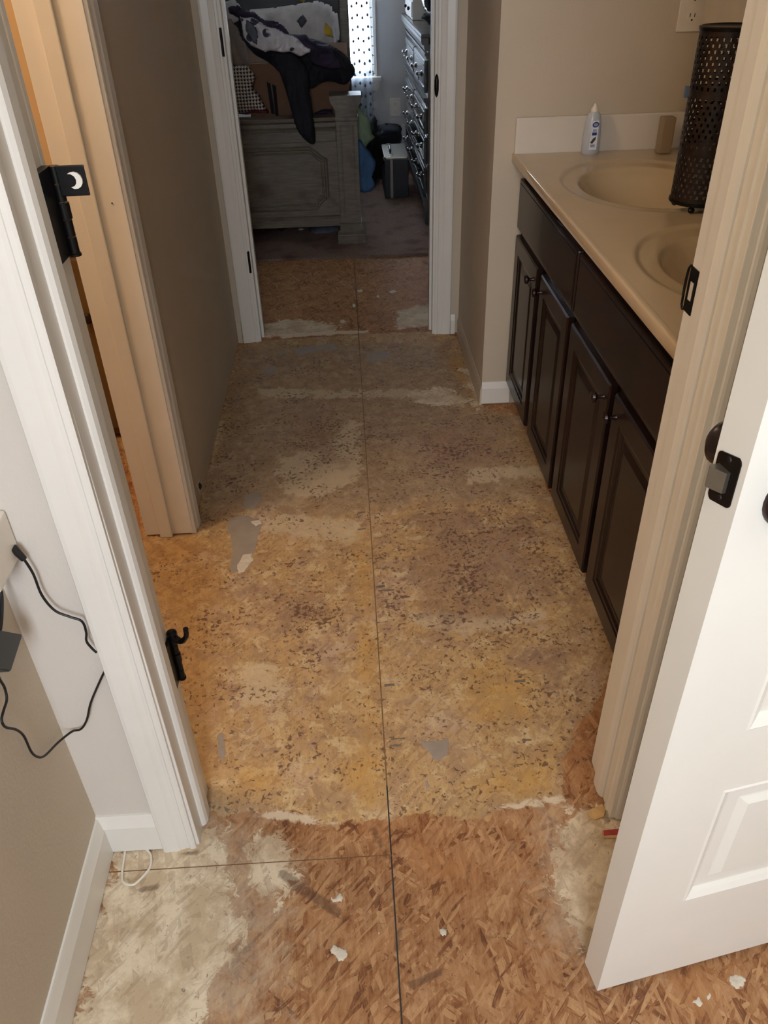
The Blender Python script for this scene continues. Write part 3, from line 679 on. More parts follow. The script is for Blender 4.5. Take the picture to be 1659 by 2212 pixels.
# ------------------------------------------------------------------ the white panelled door
ang = math.atan2(.183, .983)
D1 = struct('door_1', (.340, .570, 0)); D1.rotation_euler = (0, 0, ang); bpy.context.view_layer.update()
def dchild(o): o.matrix_parent_inverse = Matrix.Identity(4); return o
Wd, Td, Zd0, Zd1 = .76, .046, .014, 2.03
cols = [(.103, .345), (.415, .657)]; rows = [(.243, .512), (.630, 1.33), (1.44, 1.90)]
mb = MB()
xs = [0, cols[0][0], cols[0][1], cols[1][0], cols[1][1], Wd]; zs = [Zd0]+[v for r in rows for v in r]+[Zd1]
def isp(i, k): return i in (1, 3) and k in (1, 3, 5)
bm = mb.bm
def quad(*p): bm.faces.new([bm.verts.new(q) for q in p])
for side in (0, 1):
    for i in range(5):
        for k in range(7):
            x0, x1, z0, z1 = xs[i], xs[i+1], zs[k], zs[k+1]
            def P(x, z, d): return (x, d if side == 0 else Td-d, z)
            if not isp(i, k): quad(P(x0, z0, 0), P(x1, z0, 0), P(x1, z1, 0), P(x0, z1, 0))
            else:
                lv = [(0, 0), (.003, -.0015), (.007, .001), (.012, .004), (.018, .0085), (.021, .009), (.038, .009)]
                # raised field: outward slope back up
                lv += [(.040, .0085), (.052, .003)]
                for (o0, d0), (o1, d1) in zip(lv[:-1], lv[1:]):
                    a = [(x0+o0, z0+o0), (x1-o0, z0+o0), (x1-o0, z1-o0), (x0+o0, z1-o0)]
                    b_ = [(x0+o1, z0+o1), (x1-o1, z0+o1), (x1-o1, z1-o1), (x0+o1, z1-o1)]
                    for q in range(4): quad(P(*a[q], d0), P(*a[(q+1) % 4], d0), P(*b_[(q+1) % 4], d1), P(*b_[q], d1))
                o1, d1 = lv[-1]; quad(P(x0+o1, z0+o1, d1), P(x1-o1, z0+o1, d1), P(x1-o1, z1-o1, d1), P(x0+o1, z1-o1, d1))
for (a, b_) in (((0, Zd0), (Wd, Zd0)), ((Wd, Zd0), (Wd, Zd1)), ((Wd, Zd1), (0, Zd1)), ((0, Zd1), (0, Zd0))):
    quad((a[0], 0, a[1]), (b_[0], 0, b_[1]), (b_[0], Td, b_[1]), (a[0], Td, a[1]))
bmesh.ops.remove_doubles(bm, verts=bm.verts, dist=1e-5)
dchild(mb.build('door_slab', 'door', D1))
pl = dchild(MB().extrude([(y, z) for y, z in arc(.014, 1.014, .006, 100, 190, 4)+arc(.014, .972, .006, 170, 260, 4)+arc(.035, .966, .006, 280, 350, 4)+arc(.035, 1.008, .006, 0, 90, 4)], 'x', -.0012, .002).build('latch_plate', 'black_metal', D1))
lb = MB(); lb.extrude([(-.001, .018), (-.001, .036), (-.011, .036), (-.013, .033), (-.005, .018)], 'z', .979, 1.001)
lb = dchild(lb.build('latch_bolt', 'steel', D1))
for z in (.971, 1.012):
    dchild(MB().lathe([(.0025, -.0022), (.0035, -.001)], (0, .024, z), 10, 'x').build('screw', 'black_rubber', D1))
for sgn, y in ((-1, 0), (1, Td)):
    K = MB(); K.lathe([(.033, y), (.033, y+sgn*.004), (.028, y+sgn*.010), (.013, y+sgn*.014), (.011, y+sgn*.032), (.018, y+sgn*.038), (.027, y+sgn*.050), (.028, y+sgn*.058), (.022, y+sgn*.067), (.008, y+sgn*.070)], (.060, 0, .975), 28, 'y')
    dchild(K.build('door_knob', 'knob_dark', D1, smooth=True))

# ------------------------------------------------------------------ vanity
XV = .548
van = thing('vanity_cabinet', (.8, 1.85, 0), 'dark espresso wooden bathroom vanity cabinet with four panelled doors under the beige counter', 'cabinet')
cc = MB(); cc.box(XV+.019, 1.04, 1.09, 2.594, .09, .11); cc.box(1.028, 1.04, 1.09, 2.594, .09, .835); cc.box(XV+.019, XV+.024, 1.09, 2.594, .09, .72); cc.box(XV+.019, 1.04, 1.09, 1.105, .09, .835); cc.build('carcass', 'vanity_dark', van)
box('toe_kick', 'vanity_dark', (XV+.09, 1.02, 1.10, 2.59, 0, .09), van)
ff = MB()
ff.box(XV+.012, XV+.02, 1.09, 2.594, .80, .835); ff.box(XV+.012, XV+.02, 1.09, 2.594, .62, .655); ff.box(XV+.012, XV+.02, 1.09, 2.594, .088, .115)
for a, b_ in ((1.09, 1.13), (1.83, 1.87), (2.57, 2.594)): ff.box(XV+.012, XV+.02, a, b_, .088, .835)
ff.build('face_frame', 'vanity', van)
box('side_panel', 'vanity', (XV+.012, 1.04, 2.590, 2.5945, .088, .84), van)
for a, b_ in ((1.135, 1.842), (1.860, 2.580)):
    d = MB().box(XV-.006, XV+.012, a, b_, .645, .795, bev=.005, seg=2).build('drawer_front', 'vanity', van)
    MB().box(XV-.0075, XV-.005, a+.012, b_-.012, .657, .783, bev=.0012).build('raised_field', 'vanity', d)
def vdoor(a, b_, kside):
    """frame and panel door with a stepped recess, facing -x"""
    z0, z1 = .097, .620
    m = MB(); bm = m.bm
    lv = [(0, .004), (.004, 0), (.050, 0), (.054, .003), (.060, .004), (.064, .0085), (.075, .0085), (.092, .004)]
    xf = XV-.006
    def q(*p): bm.faces.new([bm.verts.new(c) for c in p])
    for (o0, d0), (o1, d1) in zip(lv[:-1], lv[1:]):
        A = [(a+o0, z0+o0), (b_-o0, z0+o0), (b_-o0, z1-o0), (a+o0, z1-o0)]; B = [(a+o1, z0+o1), (b_-o1, z0+o1), (b_-o1, z1-o1), (a+o1, z1-o1)]
        for k in range(4): q((xf+d0, *A[k]), (xf+d0, *A[(k+1) % 4]), (xf+d1, *B[(k+1) % 4]), (xf+d1, *B[k]))
    o1, d1 = lv[-1]; q((xf+d1, a+o1, z0+o1), (xf+d1, b_-o1, z0+o1), (xf+d1, b_-o1, z1-o1), (xf+d1, a+o1, z1-o1))
    A = [(a, z0), (b_, z0), (b_, z1), (a, z1)]
    for k in range(4): q((xf+.004, *A[k]), (xf+.004, *A[(k+1) % 4]), (xf+.018, *A[(k+1) % 4]), (xf+.018, *A[k]))
    q(*[(xf+.018, *c) for c in A])
    bmesh.ops.remove_doubles(bm, verts=bm.verts, dist=1e-5)
    d = m.build('cabinet_door', 'vanity', van)
    yk = b_-.03 if kside > 0 else a+.03
    MB().lathe([(.007, xf+.001), (.0045, xf-.006), (.0045, xf-.014), (.011, xf-.018), (.0135, xf-.022), (.012, xf-.027), (.004, xf-.029)], (0, yk, .578), 16, 'x').build('knob', 'knob_dark', d, smooth=True)
vdoor(2.255, 2.585, -1); vdoor(1.885, 2.205, 1); vdoor(1.505, 1.850, -1); vdoor(1.125, 1.470, 1)

# countertop with two moulded oval basins
ZC = .865; XC0, XC1, YC0, YC1 = .515, 1.045, 1.07, 2.6
SINKS = [(.800, 2.18), (.800, 1.515)]
ct = thing('vanity_countertop', (.8, 1.85, ZC), 'beige glossy cultured marble countertop with two moulded oval basins and a backsplash', 'countertop')
def ch(x, y):
    for cx, cy in SINKS:
        r = math.hypot((x-cx)/.172, (y-cy)/.215)
        if r < 1.34:
            if r > 1.24: return -.006*(.5+.5*math.cos(PI*(r-1.24)/.10))
            if r > 1.04: return -.006 - .002*(1.24-r)/.2
            if r > .96: return -.008 - .016*(.5-.5*math.cos(PI*(1.04-r)/.08))
            return -.024 - .105*(1-(r/.96)**2.6)
    return 0.
nx, ny = 118, 340
xs = np.linspace(XC0+.012, XC1, nx); ys = np.linspace(YC0, YC1, ny)
V = [(float(x), float(y), ZC+ch(x, y)) for x in xs for y in ys]
cells = {0: [], 1: [], 2: []}
for i in range(nx-1):
    for j in range(ny-1):
        q = [i*ny+j, (i+1)*ny+j, (i+1)*ny+j+1, i*ny+j+1]
        cx_, cy_ = (xs[i]+xs[i+1])/2, (ys[j]+ys[j+1])/2; w = 0
        for k, (sx, sy) in enumerate(SINKS):
            if math.hypot((cx_-sx)/.172, (cy_-sy)/.215) < 1.3: w = k+1
        cells[w].append(q)
for k in (0, 1, 2):
    used = sorted({v for q in cells[k] for v in q}); mp_ = {v: n for n, v in enumerate(used)}
    me = bpy.data.meshes.new('counter_slab' if k == 0 else 'basin')
    me.from_pydata([V[v] for v in used], [], [[mp_[v] for v in q] for q in cells[k]])
    me.polygons.foreach_set('use_smooth', [True]*len(me.polygons))
    link('counter_slab' if k == 0 else 'basin', me, 'counter' if k == 0 else 'basin', ct)
# rolled front edge, running the length of the counter
MB().extrude([(XC0+.0125, ZC)]+[(x, z) for x, z in arc(XC0+.005, ZC-.005, .005, 90, 180, 5)]+[(XC0, ZC-.024), (XC0+.003, ZC-.028), (XC0+.04, ZC-.028), (XC0+.04, ZC-.014), (XC0+.0125, ZC-.012)], 'y', YC0, YC1).build('front_edge', 'counter', ct, smooth=True, ang=50)
MB().box(XC0+.03, XC1, YC0, YC0+.004, ZC-.028, ZC-.0005).build('end_edge', 'counter', ct)
MB().box(XC0+.004, XC1-.001, 2.580, 2.599, ZC-.002, .965, bev=.004).build('side_splash', 'splash', ct)
MB().box(1.026, 1.044, YC0, 2.580, ZC-.002, .965, bev=.004).build('back_splash', 'splash', ct)
for sx, sy in SINKS:
    MB().lathe([(.022, ZC-.131), (.021, ZC-.127), (.012, ZC-.1275), (.0, ZC-.1275)], (sx, sy, 0), 20).build('drain', 'chrome', ct, smooth=True)

def faucet(y, label):
    f = thing('faucet', (.985, y, ZC), label, 'faucet')
    MB().box(.962, 1.008, y-.075, y+.075, ZC-.001, ZC+.014, bev=.006, seg=3).build('base_plate', 'chrome', f, smooth=True)
    MB().lathe([(.017, ZC+.01), (.015, ZC+.05), (.017, ZC+.062), (.010, ZC+.068)], (.985, y, 0), 20).build('body', 'chrome', f, smooth=True)
    MB().tube([(.985, y, ZC+.04), (.955, y, ZC+.062), (.92, y, ZC+.066), (.885, y, ZC+.056), (.882, y, ZC+.046)], [.012, .011, .010, .009, .009], 14, 5).build('spout', 'chrome', f, smooth=True)
    for s_ in (-1, 1):
        hd = MB().lathe([(.014, ZC+.01), (.011, ZC+.03), (.018, ZC+.036), (.019, ZC+.05), (.012, ZC+.056)], (.985, y+s_*.055, 0), 16).build('handle', 'chrome', f, smooth=True)
    return f
faucet(2.18, 'chrome two-handled faucet behind the farther basin, beside the black lantern')
faucet(1.515, 'chrome two-handled faucet behind the nearer basin')

# black filigree lantern standing between the basins
LX, LY, LR, LZ0, LZ1 = .835, 1.925, .064, .885, 1.236
lan = thing('filigree_lantern', (LX, LY, ZC), 'tall black punched-metal cylinder lantern on ball feet between the two basins', 'lantern')
def filigree():
    """a cylinder wall whose openings are really cut out: a grid of quads with leaf-shaped gaps"""
    seg, rows_ = 168, 150; me_v = []; me_f = []
    hh = (LZ1-LZ0)
    for j in range(rows_+1):
        z = LZ0+hh*j/rows_
        for k in range(seg):
            a = 2*PI*k/seg; me_v.append((LX+LR*math.cos(a), LY+LR*math.sin(a), z))
    for j in range(rows_):
        for k in range(seg):
            u = (k+.5)/seg*28; v = (j+.5)/rows_*30
            hole = False
            if 3 < j < rows_-4 and not (abs(v % 10-9.6) < .35):
                cu = (u + .5*(int(v) % 2)) % 1-.5; cv = v % 1-.5
                n_ = noise.noise(Vector((math.floor(u)*1.7, math.floor(v)*2.3, 0)))
                ph = n_*1.2
                x_ = cu*math.cos(ph)-cv*math.sin(ph); y_ = cu*math.sin(ph)+cv*math.cos(ph)
                hole = (x_/.21)**2+(y_/.38)**2 < 1
            if not hole:
                me_f.append((j*seg+k, j*seg+(k+1) % seg, (j+1)*seg+(k+1) % seg, (j+1)*seg+k))
    me = bpy.data.meshes.new('filigree_wall'); me.from_pydata(me_v, [], me_f)
    o = link('filigree_wall', me, 'punched', lan); md = o.modifiers.new('thick', 'SOLIDIFY'); md.thickness = .0012; return o
filigree()
MB().lathe([(LR+.001, LZ0-.004), (LR+.003, LZ0-.002), (LR+.003, LZ0+.004), (LR-.003, LZ0+.004), (.02, LZ0+.002), (.0, LZ0+.002)], (LX, LY, 0), 40).build('bottom_rim', 'black_metal', lan, smooth=True)
MB().lathe([(LR-.004, LZ1-.004), (LR+.002, LZ1-.004), (LR+.003, LZ1+.002), (LR-.002, LZ1+.004), (LR-.006, LZ1+.001)], (LX, LY, 0), 40).build('top_rim', 'black_metal', lan, smooth=True)
MB().lathe([(LR-.012, LZ0+.005), (LR-.012, LZ0+.115), (LR-.018, LZ0+.117), (.0, LZ0+.112)], (LX, LY, 0), 32).build('candle', 'candle', lan, smooth=True)
for k in range(4):
    a = math.radians(235+90*k)
    MB().lathe([(.003, ZC+.0005), (.007, ZC+.003), (.0085, ZC+.008), (.006, ZC+.013), (.004, ZC+.017)], (LX+(LR-.012)*math.cos(a), LY+(LR-.012)*math.sin(a), 0), 12).build('ball_foot', 'black_metal', lan, smooth=True)

# lotion bottle upside, translucent white with a printed label
BX, BY = .742, 2.548
bt = thing('soap_bottle', (BX, BY, ZC), 'small translucent white squeeze bottle with blue printed label against the backsplash', 'bottle')
def oval_loft(prof, cx, cy, seg=28):
    m = MB(); R = []
    for rx, ry, z in prof:
        R.append([m.bm.verts.new((cx+rx*math.cos(2*PI*k/seg), cy+ry*math.sin(2*PI*k/seg), z)) for k in range(seg)])
    for i in range(len(R)-1):
        for k in range(seg): m.bm.faces.new((R[i][k], R[i][(k+1) % seg], R[i+1][(k+1) % seg], R[i+1][k]))
    m.bm.faces.new(R[0][::-1]); m.bm.faces.new(R[-1]); return m
oval_loft([(.024, .015, ZC), (.027, .017, ZC+.004), (.026, .017, ZC+.05), (.023, .015, ZC+.092), (.019, .012, ZC+.108), (.012, .009, ZC+.116)], BX, BY).build('bottle_body', 'bottle', bt, smooth=True)
oval_loft([(.011, .009, ZC+.115), (.0105, .0088, ZC+.124), (.006, .006, ZC+.130), (.0045, .0045, ZC+.136), (.002, .002, ZC+.138)], BX, BY).build('cap', 'white_plastic', bt, smooth=True)
LBY = BY-.0175
def lab(name, mat, poly, y, th=.0008): return MB().extrude(poly, 'y', y-th, y+.001).build(name, mat, lb_)
lb_ = MB().extrude([(BX-.010, ZC+.014), (BX+.013, ZC+.014), (BX+.012, ZC+.094), (BX-.006, ZC+.094)], 'y', LBY-.0006, LBY+.003).build('label', 'label_white', bt)
lab('logo_oval', 'blue', ell(BX+.003, ZC+.083, .0095, .0075, 20, .2), LBY-.0008)
lab('logo_inner', 'pale_blue', ell(BX+.003, ZC+.083, .0065, .0042, 20, .2), LBY-.0016, .0004)
lab('text_band', 'pale_blue', [(BX-.004, ZC+.064), (BX+.009, ZC+.064), (BX+.008, ZC+.071), (BX-.003, ZC+.071)], LBY-.0008)
lab('name_band', 'blue', [(BX-.005, ZC+.054), (BX+.009, ZC+.054), (BX+.009, ZC+.062), (BX-.005, ZC+.062)], LBY-.0008)
lab('leaf_print', 'leaf_print', [(BX-.008, ZC+.034), (BX-.002, ZC+.031), (BX+.007, ZC+.042), (BX+.008, ZC+.050), (BX+.0, ZC+.046)], LBY-.0008)
lab('text_band', 'pale_blue', [(BX-.007, ZC+.022), (BX+.007, ZC+.022), (BX+.007, ZC+.029), (BX-.007, ZC+.029)], LBY-.0008)

# small things behind the lantern
cup = thing('soap_dispenser_block', (.952, 2.44, ZC), 'square taupe tumbler standing by the splash behind the black lantern', 'tumbler')
MB().box(.936, .974, 2.50, 2.538, ZC+.001, .965, bev=.004).build('tumbler_body', 'brown_plastic', cup)
tb = thing('toothpaste_tube', (.955, 2.46, ZC), 'slim white tube with pale blue cap standing mostly hidden behind the lantern', 'tube')
oval_loft([(.010, .010, ZC), (.012, .011, ZC+.02), (.014, .007, ZC+.11), (.014, .003, ZC+.15)], 1.003, 2.47).build('tube_body', 'white_plastic', tb, smooth=True)
MB().box(.972, .989, 2.462, 2.478, 1.02, 1.05, bev=.003).build('cap', 'blue_cap', tb)
MB().tube([(.990, 2.47, ZC+.002), (.987, 2.47, 1.01), (.985, 2.47, 1.055)], .0035, 8, 3).build('handle', 'white_plastic', tb)

# pale board on the side wall
mir = thing('wall_board', (1.04, 1.85, 1.5), 'plain pale board on the wall behind the black lantern, mostly hidden', 'panel')
MB().box(1.028, 1.0448, 1.4, 2.575, .985, 2.0, bev=.002).build('board', 'trim_old', mir)

def outlet(name, cx, cz, yface, label, w=.078, h=.122):
    o = thing(name, (cx, yface, cz), label, 'electrical outlet')
    p = MB().box(cx-w/2, cx+w/2, yface-.006, yface, cz-h/2, cz+h/2, bev=.0025).build('cover_plate', 'white_plastic', o)
    for s_ in (-1, 1):
        zc = cz+s_*.024
        r = MB().extrude(arc(cx, zc, .0165, 40, 140, 6)+arc(cx, zc, .0165, 220, 320, 6), 'y', yface-.008, yface-.005).build('receptacle', 'white_plastic', o)
        sl = MB(); sl.box(cx-.0075, cx-.0055, yface-.0086, yface-.0078, zc-.001, zc+.008); sl.box(cx+.0055, cx+.0075, yface-.0086, yface-.0078, zc-.001, zc+.008)
        sl.lathe([(.0026, yface-.0086), (.0026, yface-.0078)], (cx, 0, zc-.008), 10, 'y'); sl.build('slots', 'plate_slot', r)
    MB().lathe([(.0025, yface-.0075), (.003, yface-.0055)], (cx, 0, cz), 10, 'y').build('screw', 'white_plastic', o)
    return o
outlet('wall_outlet', 1.003, 1.232, 2.6, 'cream wall outlet above the vanity, top right beside the mirror')
outlet('wall_outlet', .397, .393, 6.6, 'pale wall outlet low on the far bedroom wall above the black case')

# ------------------------------------------------------------------ small room behind the left doorway
bc = thing('storage_cabinet', (-.95, 2.6, 0), 'brown wooden cabinet glimpsed in the orange-lit room through the left doorway', 'cabinet')
MB().box(-1.6, -.63, 2.47, 2.949, .02, .66, bev=.003).build('carcass', 'hidden_brown', bc)
dd = MB().box(-1.1, -.64, 2.452, 2.47, .05, .64, bev=.004).build('cabinet_door', 'hidden_brown', bc)
MB().lathe([(.006, 2.452), (.006, 2.438), (.016, 2.432), (.018, 2.424), (.012, 2.416), (.003, 2.414)], (-.836, 0, .462), 16, 'y').build('knob', 'knob_dark', dd, smooth=True)

# ------------------------------------------------------------------ bedroom window and curtain
w1 = struct('window_1', (0, 6.6, 1.2))
fw = MB()
for b_ in ((WX0-.0, WX0+.03, 6.64, 6.7, WZ0, WZ1), (WX1-.03, WX1, 6.64, 6.7, WZ0, WZ1), (WX0, WX1, 6.64, 6.7, WZ0, WZ0+.035), (WX0, WX1, 6.64, 6.7, WZ1-.035, WZ1), (WX0, WX1, 6.65, 6.69, 1.26, 1.3)): fw.box(*b_)
fw.build('window_frame', 'trim', w1)
MB().box(WX0+.03, WX1-.03, 6.668, 6.672, WZ0+.03, 1.27).build('window_pane', 'glass', w1)
MB().box(WX0+.03, WX1-.03, 6.668, 6.672, 1.29, WZ1-.03).build('window_pane', 'glass', w1)
MB().box(WX1-.002, WX1+.022, 6.585, 6.6, WZ0, WZ1+.03, bev=.003).build('window_casing', 'trim', w1)
MB().box(WX0-.05, WX1+.05, 6.545, 6.64, WZ0-.022, WZ0+.004, bev=.004).build('window_sill', 'trim', w1)
MB().extrude([(WX0-.03, WZ0-.09), (WX1+.018, WZ0-.09), (WX1+.034, WZ0-.07), (WX1+.04, WZ0-.022), (WX0-.03, WZ0-.022)], 'y', 6.575, 6.6).build('apron', 'trim', w1)

cu = thing('sheer_curtain', (.14, 6.52, 2.1), 'sheer white curtain panel with rows of tufts hanging over the bright bedroom window', 'curtain')
NX, NZ = 90, 120; cv = []; cf = []
def cux(u, v): return (-.06+.285*u+.006*math.sin(v*9)*u, 6.522+.012*math.sin(u*26)+.005*math.sin(u*57+v*5), .318+1.83*v)
for i in range(NX+1):
    for j in range(NZ+1): cv.append(cux(i/NX, j/NZ))
for i in range(NX):
    for j in range(NZ): a = i*(NZ+1)+j; cf.append((a, a+NZ+1, a+NZ+2, a+1))
me = bpy.data.meshes.new('curtain_cloth'); me.from_pydata(cv, [], cf); me.polygons.foreach_set('use_smooth', [True]*len(cf)); link('curtain_cloth', me, 'sheer', cu)
tf = MB()
for i in range(8):
    for j in range(26):
        u = (i+.5)/8; v = (j+.35)/26+(.01 if i % 2 else 0)
        x, y, z = cux(u, v)
        tf.lathe([(.002, -.010), (.0075, -.005), (.0085, 0), (.006, .006), (.002, .011)], (x, y-.006, z), 6)
o = tf.build('curtain_tufts', 'grey_cloth', cu); o['kind'] = 'stuff'
pf = MB()
for j in range(30):
    x, y, z = cux(1, (j+.5)/30*.95)
    pf.lathe([(.001, 0), (.008, .004), (.004, .014), (.0008, .022)], (x-.002, y, z-.008), 6, 'x')
o = pf.build('curtain_fringe', 'white_cloth', cu); o['kind'] = 'stuff'
rod = thing('curtain_rod', (-.2, 6.53, 2.16), 'dark curtain rod above the bedroom window', 'curtain rod')
MB().tube([(-.85, 6.525, 2.155), (.38, 6.525, 2.155)], .009, 10, 1).build('rod', 'black_metal', rod)
for x in (-.8, .33): MB().box(x-.008, x+.008, 6.525, 6.6, 2.145, 2.165).build('bracket', 'black_metal', rod)

# ------------------------------------------------------------------ bed
bed = thing('panel_bed', (-.78, 5.5, 0), 'weathered grey wooden bed with panelled footboard and square capped posts', 'bed')
YFB = 4.585
def post(cx):
    p = MB(); y0, y1 = 4.565, 4.665
    hx = .058
    p.box(cx-hx, cx+hx, y0, y1, .10, .715, bev=.003)
    return p.build('post', 'bed', bed)
def post_set(cx):
    hx = .058
    p = MB(); p.box(cx-hx, cx+hx, 4.568, 4.668, .12, .70, bev=.003); p = p.build('post', 'bed', bed)
    MB().box(cx-.079, cx+.079, 4.548, 4.70, .014, .065, bev=.003).build('plinth', 'bed', p)
    MB().extrude([(cx-.079, .065), (cx+.079, .065), (cx+.074, .085), (cx+.062, .092), (cx+.062, .125), (cx-.062, .125), (cx-.062, .092), (cx-.074, .085)], 'y', 4.552, 4.69).build('plinth_moulding', 'bed', p)
    MB().box(cx-.064, cx+.064, 4.562, 4.674, .645, .665, bev=.004).build('collar', 'bed', p)
    MB().extrude([(cx-.058, .70), (cx+.058, .70), (cx+.064, .715), (cx+.078, .735), (cx+.082, .75), (cx+.082, .768), (cx-.082, .768), (cx-.082, .75), (cx-.078, .735), (cx-.064, .715)], 'y', 4.545, 4.70).build('cap', 'bed', p)
    fr_ = MB(); a, b_, z0, z1 = cx-.036, cx+.036, .15, .625
    for q in ((a, a+.007, z0, z1), (b_-.007, b_, z0, z1), (a, b_, z0, z0+.007), (a, b_, z1-.007, z1)): fr_.box(q[0], q[1], 4.562, 4.57, q[2], q[3], bev=.002)
    fr_.build('panel_moulding', 'bed', p)
    return p
PX = .0175
post_set(PX); post_set(-1.60)
fx0, fx1 = -1.54, PX-.058
MB().box(fx0, fx1, YFB+.012, YFB+.05, .13, .60).build('footboard_panel', 'bed', bed)
MB().extrude([(4.565, .602), (4.562, .612), (4.575, .622), (4.575, .640), (4.556, .652), (4.554, .668), (4.66, .668), (4.66, .602)], 'x', fx0, fx1).build('top_rail', 'bed', bed)
MB().extrude([(4.57, .112), (4.57, .150), (4.583, .160), (4.60, .165), (4.64, .165), (4.64, .112)], 'x', fx0, fx1).build('bottom_rail', 'bed', bed)
MB().box(fx0, fx1, 4.588, 4.60, .545, .60, bev=.004).build('upper_band', 'bed', bed)
# carved frame with clipped corners
ox0, ox1 = fx0+.10, fx1-.065; oz0, oz1 = .205, .515
def mould(inset, r, dep):
    c = .058
    a = inset
    pts = [(ox0+c+a*.4, oz0+a), (ox1-c-a*.4, oz0+a), (ox1-c*.75-a*.7, oz0+c*.55+a*.3), (ox1-c*.25-a, oz0+c*.9+a*.5), (ox1-a, oz0+c*.95+a*.5), (ox1-a, oz1-c*.95-a*.5), (ox1-c*.25-a, oz1-c*.9-a*.5), (ox1-c*.95-a*.6, oz1-c*.35-a*.3), (ox1-c*1.4-a*.4, oz1-a), (ox0+c+a*.4, oz1-a), (ox0+a, oz1-c-a*.4), (ox0+a, oz0+c+a*.4)]
    return MB().tube([(x, YFB+dep, z) for x, z in pts]+[(pts[0][0], YFB+dep, pts[0][1])], r, 8, 1)
mould(0, .011, .012).build('panel_moulding', 'bed', bed); mould(.022, .006, .012).build('inner_moulding', 'bed', bed)
MB().box(fx1-.062, fx1-.054, 4.582, 4.60, .56, .60).build('dentil', 'bed', bed); MB().box(fx1-.046, fx1-.038, 4.582, 4.60, .56, .60).build('dentil', 'bed', bed)
for x in (-.012, -1.62+.04): MB().box(x, x+.03, 4.67, 6.4, .16, .40, bev=.004).build('side_rail', 'bed', bed)
box('slat_base', 'vanity_dark', (-1.57, -.02, 4.68, 6.42, .26, .30), bed)
MB().box(-1.56, -.02, 4.70, 6.40, .30, .56, bev=.04, seg=4).build('mattress', 'white_cloth', bed, smooth=True)
hb = MB().box(-1.66, .015, 6.42, 6.47, .1, 1.42, bev=.01).build('headboard', 'headboard', bed)
MB().box(.012, .075, 6.40, 6.48, .014, 1.45, bev=.008).build('headboard_post', 'bed', bed)
MB().box(-1.72, -1.657, 6.40, 6.48, .014, 1.45, bev=.008).build('headboard_post', 'bed', bed)
MB().box(-1.74, .095, 6.39, 6.485, 1.44, 1.48, bev=.01).build('headboard_cap', 'bed', bed)

# pillows against the headboard
p1 = thing('print_pillow', (-.3, 6.2, .56), 'large white pillow printed with grey and mustard diamonds, propped at the head of the bed', 'pillow')
yP = 6.15
pill_poly = [(-0.631,1.065),(-0.389,1.074),(-0.038,1.115),(-0.027,0.950),(-0.005,0.644),(-0.307,0.637),(-0.554,0.695)]
p1b = pillowy('pillow_body', 'white_cloth', pill_poly, yP, .085, p1, edge=.12, step=.012, wr=.008, ws=7, rnd=1)
def onpillow(name, mat, poly, parent, y, th=.010): 
    return pillowy(name, mat, poly, y, th, parent, edge=.01, step=.008, wr=.002, rnd=0, back=.2)
onpillow('grey_diamond', 'charcoal', [(-0.270,1.004),(-0.226,1.036),(-0.199,1.002),(-0.239,0.955)], p1, 6.062, .006)
onpillow('mustard_diamond', 'mustard', [(-0.100,0.947),(-0.079,0.988),(-0.045,0.951),(-0.036,0.898),(-0.096,0.916)], p1, 6.072, .008)
p2 = thing('plain_pillow', (.0, 6.3, .56), 'plain pale pillow peeking out behind the printed pillow', 'pillow')
pillowy('pillow_body', 'white_cloth', [(-0.091,1.020),(-0.003,1.039),(0.005,0.965),(0.011,0.845),(-0.140,0.777)], 6.3, .05, p2, edge=.06, step=.012, wr=.006, rnd=1)
p3 = thing('mustard_cushion', (-.25, 6.32, .9), 'mustard yellow cushion tip above the printed pillow', 'cushion')
pillowy('cushion_body', 'mustard', [(-0.251,1.182),(-0.190,1.180),(-0.202,1.108),(-0.229,1.083),(-0.245,1.104)], 6.3, .03, p3, edge=.04, step=.01, wr=.003, rnd=0)

# cardboard box on the bed behind the footboard
cb = thing('cardboard_box', (-.17, 4.95, .56), 'big brown cardboard moving box on the bed, half buried under dark clothes', 'box')
bx = [(-0.254,0.622),(-0.232,0.870),(0.067,0.796),(0.078,0.611)]
MB().box(-.50, .042, 4.79, 5.22, .562, .90, bev=.002).build('box_body', 'box_brown', cb)
MB().box(-.50, .042, 4.79, 4.95, .902, .906, rot=Matrix.Rotation(math.radians(24), 3, 'X'), piv=(0, 4.79, .902)).build('flap', 'box_brown', cb)
for poly in ([(-0.396,0.813),(-0.377,0.804),(-0.368,0.658),(-0.388,0.659)], [(-0.368,0.801),(-0.349,0.792),(-0.349,0.649),(-0.366,0.649)]):
    MB().extrude(poly, 'y', 4.786, 4.7905).build('printed_bar', 'black_cloth', cb)

